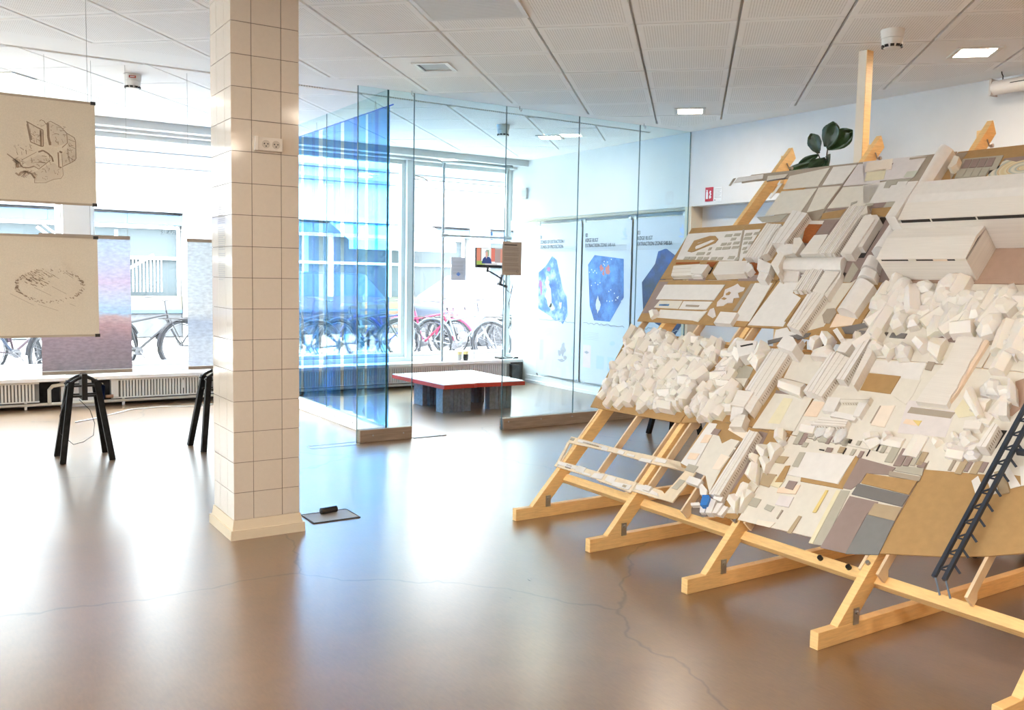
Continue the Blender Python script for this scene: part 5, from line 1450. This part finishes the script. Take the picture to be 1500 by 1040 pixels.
houses('b0', [(-.01,.905),(.675,.90),(.665,1.40),(-.13,1.40)], 128, 11, (.03,.07), (.05,.14), (.04,.085), avoid=((.20,.235,.9,1.0),(.33,.44,1.20,1.25)))
houses('b1', [(.74,.905),(.90,.925),(.80,1.39),(.735,1.39)], 30, 12)
houses('b1', [(.88,.93),(1.0,.94),(.98,1.10),(.86,1.10)], 10, 13)
houses('c2', [(1.43,1.61),(2.10,1.60),(2.10,1.86),(1.46,1.88)], 38, 14, (.055,.10), (.09,.19), (.05,.085), avoid=((1.66,1.73,1.66,1.73),))
houses('c2', [(1.44,1.45),(1.62,1.45),(1.60,1.52),(1.46,1.52)], 4, 15)
houses('c3', [(2.16,1.45),(2.8,1.45),(2.8,1.84),(2.16,1.86)], 32, 16, (.06,.11), (.09,.20), (.05,.085))
houses('b3', [(2.17,1.02),(2.34,1.05),(2.36,1.36),(2.18,1.36)], 6, 17, hh=(.025,.04))
houses('b3', [(2.17,.95),(2.30,.95),(2.30,1.0),(2.17,1.0)], 5, 18, hh=(.02,.04))
houses('b2', [(1.5,.935),(2.1,.95),(2.1,.97),(1.5,.96)], 7, 20, hh=(.015,.03))
# dark street strip between the two middle rows
for a, b, c in ((1.44,1.60,'d'),(1.62,1.70,'d'),(1.86,2.02,'m'),(2.03,2.12,'g')):
    T, s0, v0 = BT['c2']; MB().box(a-s0,b-s0,1.545-v0,1.575-v0,.003,.007).build('card_patch', PAL[c], T, world=False)
MB().box(1.63-s0,1.645-s0,1.90-v0,1.905-v0,.002,.02).build('model_building', PAL['c'], T, world=False)

# black truss lying across the lower right boards
TS = bpy.data.objects.new('truss_bridge', None); COL.objects.link(TS)
TS.matrix_world = Matrix.Translation(pan(2.42,.40,.06)) @ BROT
tag(TS, 'dark blue-black model truss bridge laid up the right end of the boards', 'truss')
TRM = mat('blue_black_metal', (.022,.034,.055), .4)
for x in (0, .040):
    MB().box(x-.0068, x+.0068, -.01, 1.25, -.006, .010).build('chord', TRM, TS, world=False)
    MB().bar((x+.004,-.006,.0),(x+.030,-.055,-.035), .006, .006).build('hook', TRM, TS, world=False)
for i in range(17):
    y = .03+.07*i
    MB().bar((0,y,0),(.040,y,0), .005, .005).bar((.002,y,0),(.038,y+.03,0), .005, .005).build('lattice', TRM, TS, world=False)
    MB().bar((.04,y+.035,-.002),(.062,y+.018,-.03), .009, .007).build('tooth', TRM, TS, world=False)
MB().box(.06,.09,.70,.71,-.05,-.03).bar((.04,.60,-.02),(.25,.63,-.05),.012,.03).build('jib', TRM, TS, world=False)

# swivel chair base glimpsed under the boards
CB = thing('swivel_chair', 'black office chair base standing on castors under the right boards', 'chair', (4.75, 2.42, 0))
MB().tube([(4.75,2.42,.08),(4.75,2.42,.40)], .025, 12).build('column', BLACK, CB)
for k in range(5):
    a = 2*PI*k/5+.35; x, y = 4.75+.28*math.cos(a), 2.42+.28*math.sin(a)
    MB().bar((4.75,2.42,.10),(x,y,.085), .035, .028).build('arm', BLACK, CB)
    MB().tube([(x-.02,y,.03),(x+.02,y,.03)], .03, 12).build('castor', BLACK, CB)
MB().lathe((4.75,2.42,.40), [(.02,0),(.20,.02),(.23,.05),(.22,.08),(.05,.09)], 24).build('seat', mat('chair_fabric', (.03,.03,.035), .9), CB, smooth=True)
tag(MB().tube([(4.78,2.1,.28),(4.85,1.9,.24),(5.0,1.7,.12),(5.2,1.6,.01)], .006, 6).build('black_cable', BLACK, None, smooth=True), 'black cable hanging under the right end of the boards', 'cable')
# ================================================================ OUTSIDE THE WINDOWS
gr = struct(MB().box(-30, 45, 10.36, 40, -.14, -.02).box(-30, -5.7, -12, 10.36, -.14, -.02).build('street', mat('street_paving', (.42,.42,.41), .9, var=.1, scale=2)))
struct(MB().box(-30, 45, 14.6, 14.75, -.02, .06).build('kerb', mat('kerb_stone', (.55,.54,.52), .9)))
SB = thing('shop_building', 'pale shop building with blue fascia bands across the street', 'building', (5, 20, 0))
FW = mat('facade_render', (.30,.30,.295), .9, var=.03, scale=1)
FBLUE = mat('fascia_blue', (.03,.07,.16), .6)
PLIN = mat('facade_plinth', (.06,.063,.068), .9, var=.25, scale=3)
STONE = mat('facade_sandstone', (.085,.078,.062), .9, var=.2, scale=4)
SHOPG = mat('shop_glass_dark', (.055,.068,.075), .5, spec=.15)
MB().box(-25, 40, 20.3, 24, 0, 9).build('wall', FW, SB)
bx = [(-9.5,-4.2),(-3.6,4.62),(5.3,11.6),(12.3,17.5),(18.2,24)]
for i, (a, b) in enumerate(bx):
    MB().box(a, b, 20.05, 20.3, 0, .50).build('plinth', PLIN, SB)
    MB().box(a, b, 20.0, 20.3, .50, .57).build('sill', FBLUE, SB)
    MB().box(a, b, 20.02, 20.3, .57, .86).build('apron', STONE, SB)
    MB().box(a, b, 19.9, 20.3, 2.34, 2.54).build('fascia', FBLUE, SB)
    MB().box(a-.1, b+.1, 19.8, 20.3, 2.60, 2.72).build('cornice', mat('cornice_paint', (.3,.31,.33), .8), SB)
    n = max(1, round((b-a)/1.9))
    for k in range(n):
        x0 = a+(b-a)*k/n+.06; x1 = a+(b-a)*(k+1)/n-.06
        fr = MB(); fr.box(x0-.06,x0,20.12,20.28,.86,2.34).box(x1,x1+.06,20.12,20.28,.86,2.34).box(x0,x1,20.12,20.28,2.26,2.34).box(x0,x1,20.12,20.28,1.62,1.68)
        o = fr.build('window', mat('shop_frame', (.78,.79,.79), .7), SB)
        MB().box(x0,x1,20.2,20.24,.86,2.26).build('pane', SHOPG, o)
for a in (4.64, 11.65, -4.15): MB().box(a, a+.6, 19.95, 20.3, 0, 3.2).build('pilaster', FW, SB)
for k, x in enumerate((-7,-3.2,.6,4.4,8.2,12,15.8)):
    MB().box(x, x+1.4, 20.15, 20.32, 4.6, 6.3).build('upper_window', SHOPG, SB)
MB().box(-25,40,20.1,20.3,3.55,3.62).box(-25,40,20.1,20.3,3.85,3.9).build('string_course', mat('string_course', (.09,.10,.12), .8), SB)
MB().tube([(2.55,20.02,.86),(3.7,19.98,1.5),(4.05,19.98,1.72)], .03, 6).tube([(1.9,19.98,2.2),(3.1,19.98,1.25)], .03, 6).tube([(2.0,19.94,2.25),(3.2,19.94,1.3)], .02, 6).build('awning_arm', mat('awning_white', (.8,.8,.8), .6), SB)
q = MB()
for k in range(13): q.box(3.35+.07*k, 3.37+.07*k, 19.96, 19.98, .95, 1.62)
q.box(3.3,4.35,19.95,19.99,1.62,1.68).box(3.3,3.36,19.95,19.99,.9,2.2).build('shelf_grid', MATS['awning_white'], SB)
tag(MB().add([(7.9,18.8,2.15),(10.6,18.8,2.15),(10.6,20.05,2.62),(7.9,20.05,2.62),(7.9,18.8,1.95),(10.6,18.8,1.95)],[(0,1,2,3),(4,5,1,0)]).build('awning', MATS['awning_white'], SB), None)

# bicycles
TYRE = mat('tyre_rubber', (.022,.023,.027), .8, spec=.2); CHROME = mat('bike_chrome', (.10,.10,.11), .4, metal=.9); SADDLE = mat('saddle', (.03,.028,.03), .6, spec=.3)
def bicycle(x, y, rz, rgb, label, basket=None, lean=0.10, steer=.3):
    T = thing('bicycle', label, 'bicycle', (x, y, -.02), None, (lean, 0, rz))
    FM = mat('bike_paint_%.2f_%.2f_%.2f' % rgb, tuple(c*.4 for c in rgb), .45, spec=.25)
    r = .335
    for wx in (-.53, .53):
        c = [(wx+r*math.cos(2*PI*i/26), 0, r+.02+r*math.sin(2*PI*i/26)) for i in range(26)]
        wh = MB().tube(c, .019, 6, closed=True).build('wheel', TYRE, T, world=False)
        c2 = [(wx+(r-.035)*math.cos(2*PI*i/22), 0, r+.02+(r-.035)*math.sin(2*PI*i/22)) for i in range(22)]
        sp = MB().tube(c2, .010, 5, closed=True)
        for k in range(9):
            a = 2*PI*k/9; sp.tube([(wx,0,r+.02),(wx+(r-.03)*math.cos(a),0,r+.02+(r-.03)*math.sin(a))], .003, 4)
        sp.tube([(wx,-.04,r+.02),(wx,.04,r+.02)], .02, 8).build('rim', CHROME, wh, world=False)
        fd = [(wx+(r+.035)*math.cos(a), 0, r+.02+(r+.035)*math.sin(a)) for a in [R(t) for t in (range(15,181,15) if wx < 0 else range(30,166,15))]]
        MB().tube(fd, .022, 5).build('mudguard', FM, T, world=False)
    fz = r+.02
    f = MB()
    f.tube([(-.53,0,fz),(-.10,0,.30)], .013, 6).tube([(-.10,0,.30),(-.25,0,.82)], .017, 6).tube([(-.53,0,fz),(-.22,0,.74)], .011, 6)
    f.tube([(-.10,0,.30),(.33,0,.66)], .019, 6).tube([(-.21,0,.70),(.31,0,.80)], .017, 6).tube([(.30,0,.86),(.36,0,.62),(.46,0,.45),(.53,0,fz)], .016, 6)
    f.build('frame', FM, T, world=False)
    MB().tube([(-.10,-.07,.30),(-.10,.07,.30)], .06, 12).tube([(-.10,-.08,.30),(-.02,-.08,.20)], .012, 5).tube([(-.10,.08,.30),(-.18,.08,.40)], .012, 5).build('crank', CHROME, T, world=False)
    MB().tube([(-.25,0,.82),(-.27,0,.90)], .013, 6).add([(-.42,-.09,.915),(-.42,.09,.915),(-.25,.06,.925),(-.13,.02,.92),(-.13,-.02,.92),(-.25,-.06,.925),(-.40,0,.955),(-.2,0,.945)],[(0,5,7,6),(5,4,7),(4,3,7),(3,2,7),(2,1,6,7),(1,0,6),(0,1,2,3,4,5)]).build('saddle', SADDLE, T, world=False)
    MB().tube([(.30,0,.86),(.28,0,1.0)], .013, 6).tube([(.12,-.29,1.02),(.22,-.26,1.03),(.29,-.1,1.0),(.28,0,1.0),(.29,.1,1.0),(.22,.26,1.03),(.12,.29,1.02)], .013, 6).build('handlebar', CHROME, T, world=False)
    rk = MB(); rk.tube([(-.86,-.06,.74),(-.30,-.06,.74)], .007, 5).tube([(-.86,.06,.74),(-.30,.06,.74)], .007, 5).tube([(-.75,.06,.74),(-.53,.05,fz)], .007, 5).tube([(-.75,-.06,.74),(-.53,-.05,fz)], .007, 5)
    rk.build('rack', SADDLE, T, world=False)
    if basket:
        bk = MB()
        for k in range(4):
            h = .78+.07*k; w_ = .13+.012*k
            bk.tube([(.36,-w_,h),(.36+2*w_,-w_,h),(.36+2*w_,w_,h),(.36,w_,h)], .007, 4, closed=True)
        for a, b in ((0,-1),(0,1),(1,-1),(1,1),(.5,-1),(.5,1),(1,0)): bk.tube([(.36+.26*a,.13*b,.78),(.36+.332*a,.166*b,.99)], .006, 4)
        bk.build('basket', mat('basket_%.1f' % basket[0], basket, .8), T, world=False)
    return T
bicycle(2.55, 13.3, R(12), (.06,.06,.07), 'black bicycle outside between the dusk banner and the column', lean=.06)
bicycle(1.75, 12.9, R(35), (.05,.05,.06), 'dark bicycle outside partly hidden by the dusk banner', lean=.08)
bicycle(.45, 13.2, R(-25), (.05,.07,.12), 'dark blue bicycle outside at the left edge', lean=.05)
bicycle(1.05, 13.5, R(28), (.10,.06,.08), 'dark bicycle outside near the left edge behind the blue one', lean=.08)
bicycle(4.9, 13.2, R(15), (.05,.06,.09), 'dark bicycle outside behind the blue curtain, nearer the column', lean=.06)
bicycle(5.9, 13.3, R(-20), (.06,.07,.08), 'dark bicycle outside behind the blue curtain, nearer the doorway', lean=.05)
bicycle(6.95, 13.2, R(-62), (.50,.05,.14), 'pink-red bicycle with basket outside behind the low table', (.40,.10,.16), .05)
bicycle(6.55, 13.7, R(-40), (.06,.08,.30), 'blue bicycle outside left of the pink-red one', lean=.05)
bicycle(7.6, 13.1, R(-70), (.30,.30,.31), 'grey bicycle with wire basket outside beneath the screen', (.35,.35,.35), .04)
bicycle(8.1, 13.5, R(-50), (.45,.46,.47), 'silver bicycle outside right of the one with wire basket', lean=.05)
bicycle(8.75, 12.9, R(-75), (.40,.42,.42), 'pale grey bicycle outside at the right end of the window', (.5,.5,.48), .05)
bicycle(7.25, 12.6, R(-58), (.25,.30,.34), 'pale blue-grey bicycle outside just behind the window frame post', lean=.05)
bicycle(8.35, 12.3, R(-66), (.32,.32,.30), 'silver-grey bicycle outside nearest the window on the right', (.4,.4,.38), .04)
bicycle(3.55, 13.6, R(22), (.05,.05,.06), 'black bicycle outside hidden mostly by the tiled column', lean=.05)
bicycle(4.3, 12.8, R(-15), (.06,.06,.08), 'dark bicycle outside just right of the tiled column', lean=.06)
bicycle(-.4, 13.0, R(20), (.05,.06,.08), 'dark bicycle outside at the far left under the beige sheet', lean=.06)
# cars
def car(x, y, rz, rgb, label, van=False):
    T = thing('van' if van else 'car', label, 'van' if van else 'car', (x, y, -.02), None, (0,0,rz))
    PM = mat('car_paint_%.2f' % rgb[0], tuple(c*.3 for c in rgb), .35, spec=.3)
    if van: prof = [(-2.4,.35),(-2.45,1.0),(-2.4,2.1),(-2.2,2.3),(1.3,2.3),(1.75,1.5),(2.35,1.2),(2.45,.7),(2.4,.35)]
    else: prof = [(-2.05,.35),(-2.1,.75),(-1.95,1.0),(-1.35,1.42),(.35,1.45),(1.05,1.02),(1.95,.86),(2.1,.6),(2.05,.35)]
    n = len(prof); vs = []
    for yy, k in ((-.85,1),(-.80,0),(.80,0),(.85,1)):
        for px, pz in prof: vs.append((px, yy if pz < 1.02 or van else yy*.80, pz))
    fs = []
    for a in range(3):
        for i in range(n): fs.append((a*n+i, a*n+(i+1)%n, (a+1)*n+(i+1)%n, (a+1)*n+i))
    fs += [tuple(range(n)), tuple(range(4*n-1, 3*n-1, -1))]
    o = MB().add(vs, fs).build('body', PM, T, world=False, bevel=.04)
    bm_ = bmesh.new(); bm_.from_mesh(o.data); bmesh.ops.recalc_face_normals(bm_, faces=bm_.faces); bm_.to_mesh(o.data); bm_.free()
    CG = mat('car_glass', (.03,.035,.045), .2, spec=.3)
    for sy in (-1, 1):
        w_ = sy*(.695 if not van else .862)
        for poly in (([(-1.30,1.05),(-1.05,1.36),(-.35,1.38),(-.35,1.05)],[(-.28,1.05),(-.28,1.38),(.30,1.38),(.85,1.05)]) if not van else ([(.5,1.45),(.5,2.05),(1.25,2.05),(1.55,1.45)],)):
            MB().prism([(a, b) for a, b in poly], 0, .012).build('side_window', CG, T, world=False).matrix_local = Matrix(((1,0,0,0),(0,0,sy*-1,w_+sy*.004),(0,1,0,0),(0,0,0,1)))
    for px in (-1.3, 1.3):
        for py in (-.80, .80): MB().tube([(px,py-.09,.32),(px,py+.09,.32)], .32, 20).tube([(px,py-.10,.32),(px,py+.10,.32)], .19, 14).build('wheel', TYRE, T, world=False)
    for py in (-.6,.6): MB().box(2.02 if not van else 2.36, 2.11 if not van else 2.46, py-.15, py+.15, .62, .76).build('headlamp', mat('headlamp', (.7,.7,.72), .2), T, world=False)
    return T
car(10.5, 15.95, R(3), (.22,.26,.36), 'blue-grey car parked across the street, right of the doorway')
car(6.75, 18.0, R(86), (.03,.05,.10), 'dark car parked across the street behind the blue curtain')
BN = thing('street_bench', 'wooden street bench seen between the blue curtain and the window frame', 'bench', (7.0, 15.3, 0))
for k in range(3): MB().box(6.5, 7.7, 15.0+.16*k, 15.13+.16*k, .43, .46).build('plank', mat('bench_wood', (.12,.055,.03), .7), BN)
for k in range(2): MB().box(6.5, 7.7, 15.47, 15.50, .60+.16*k, .72+.16*k).build('plank', MATS['bench_wood'], BN)
for x in (6.65, 7.55): MB().bar((x,15.0,-.02),(x,15.5,.88), .05, .05).bar((x,15.4,-.02),(x,15.0,.43), .05, .05).build('support', BLACK, BN)

# phrases shared by repeats
GROUPS = {'bicycle':'bicycles parked outside the windows','model_board':'architectural model boards on the easel','ceiling_light':'square recessed ceiling lights','smoke_detector':'smoke detectors on the ceiling',
 'radiator':'radiators under the windows','banner_stand':'black four-legged stands','printed_banner':'printed cloth banners','hanging_print':'beige sheets hung from the ceiling','wall_poster':'sea map posters on the right wall',
 'cup':'cups on the window sill','foil_offcut':'blue foil offcuts','car':'cars across the street'}
for o in list(COL.objects):
    if o.parent is None:
        g_ = GROUPS.get(o.name.split('.')[0])
        if g_: o['group'] = g_
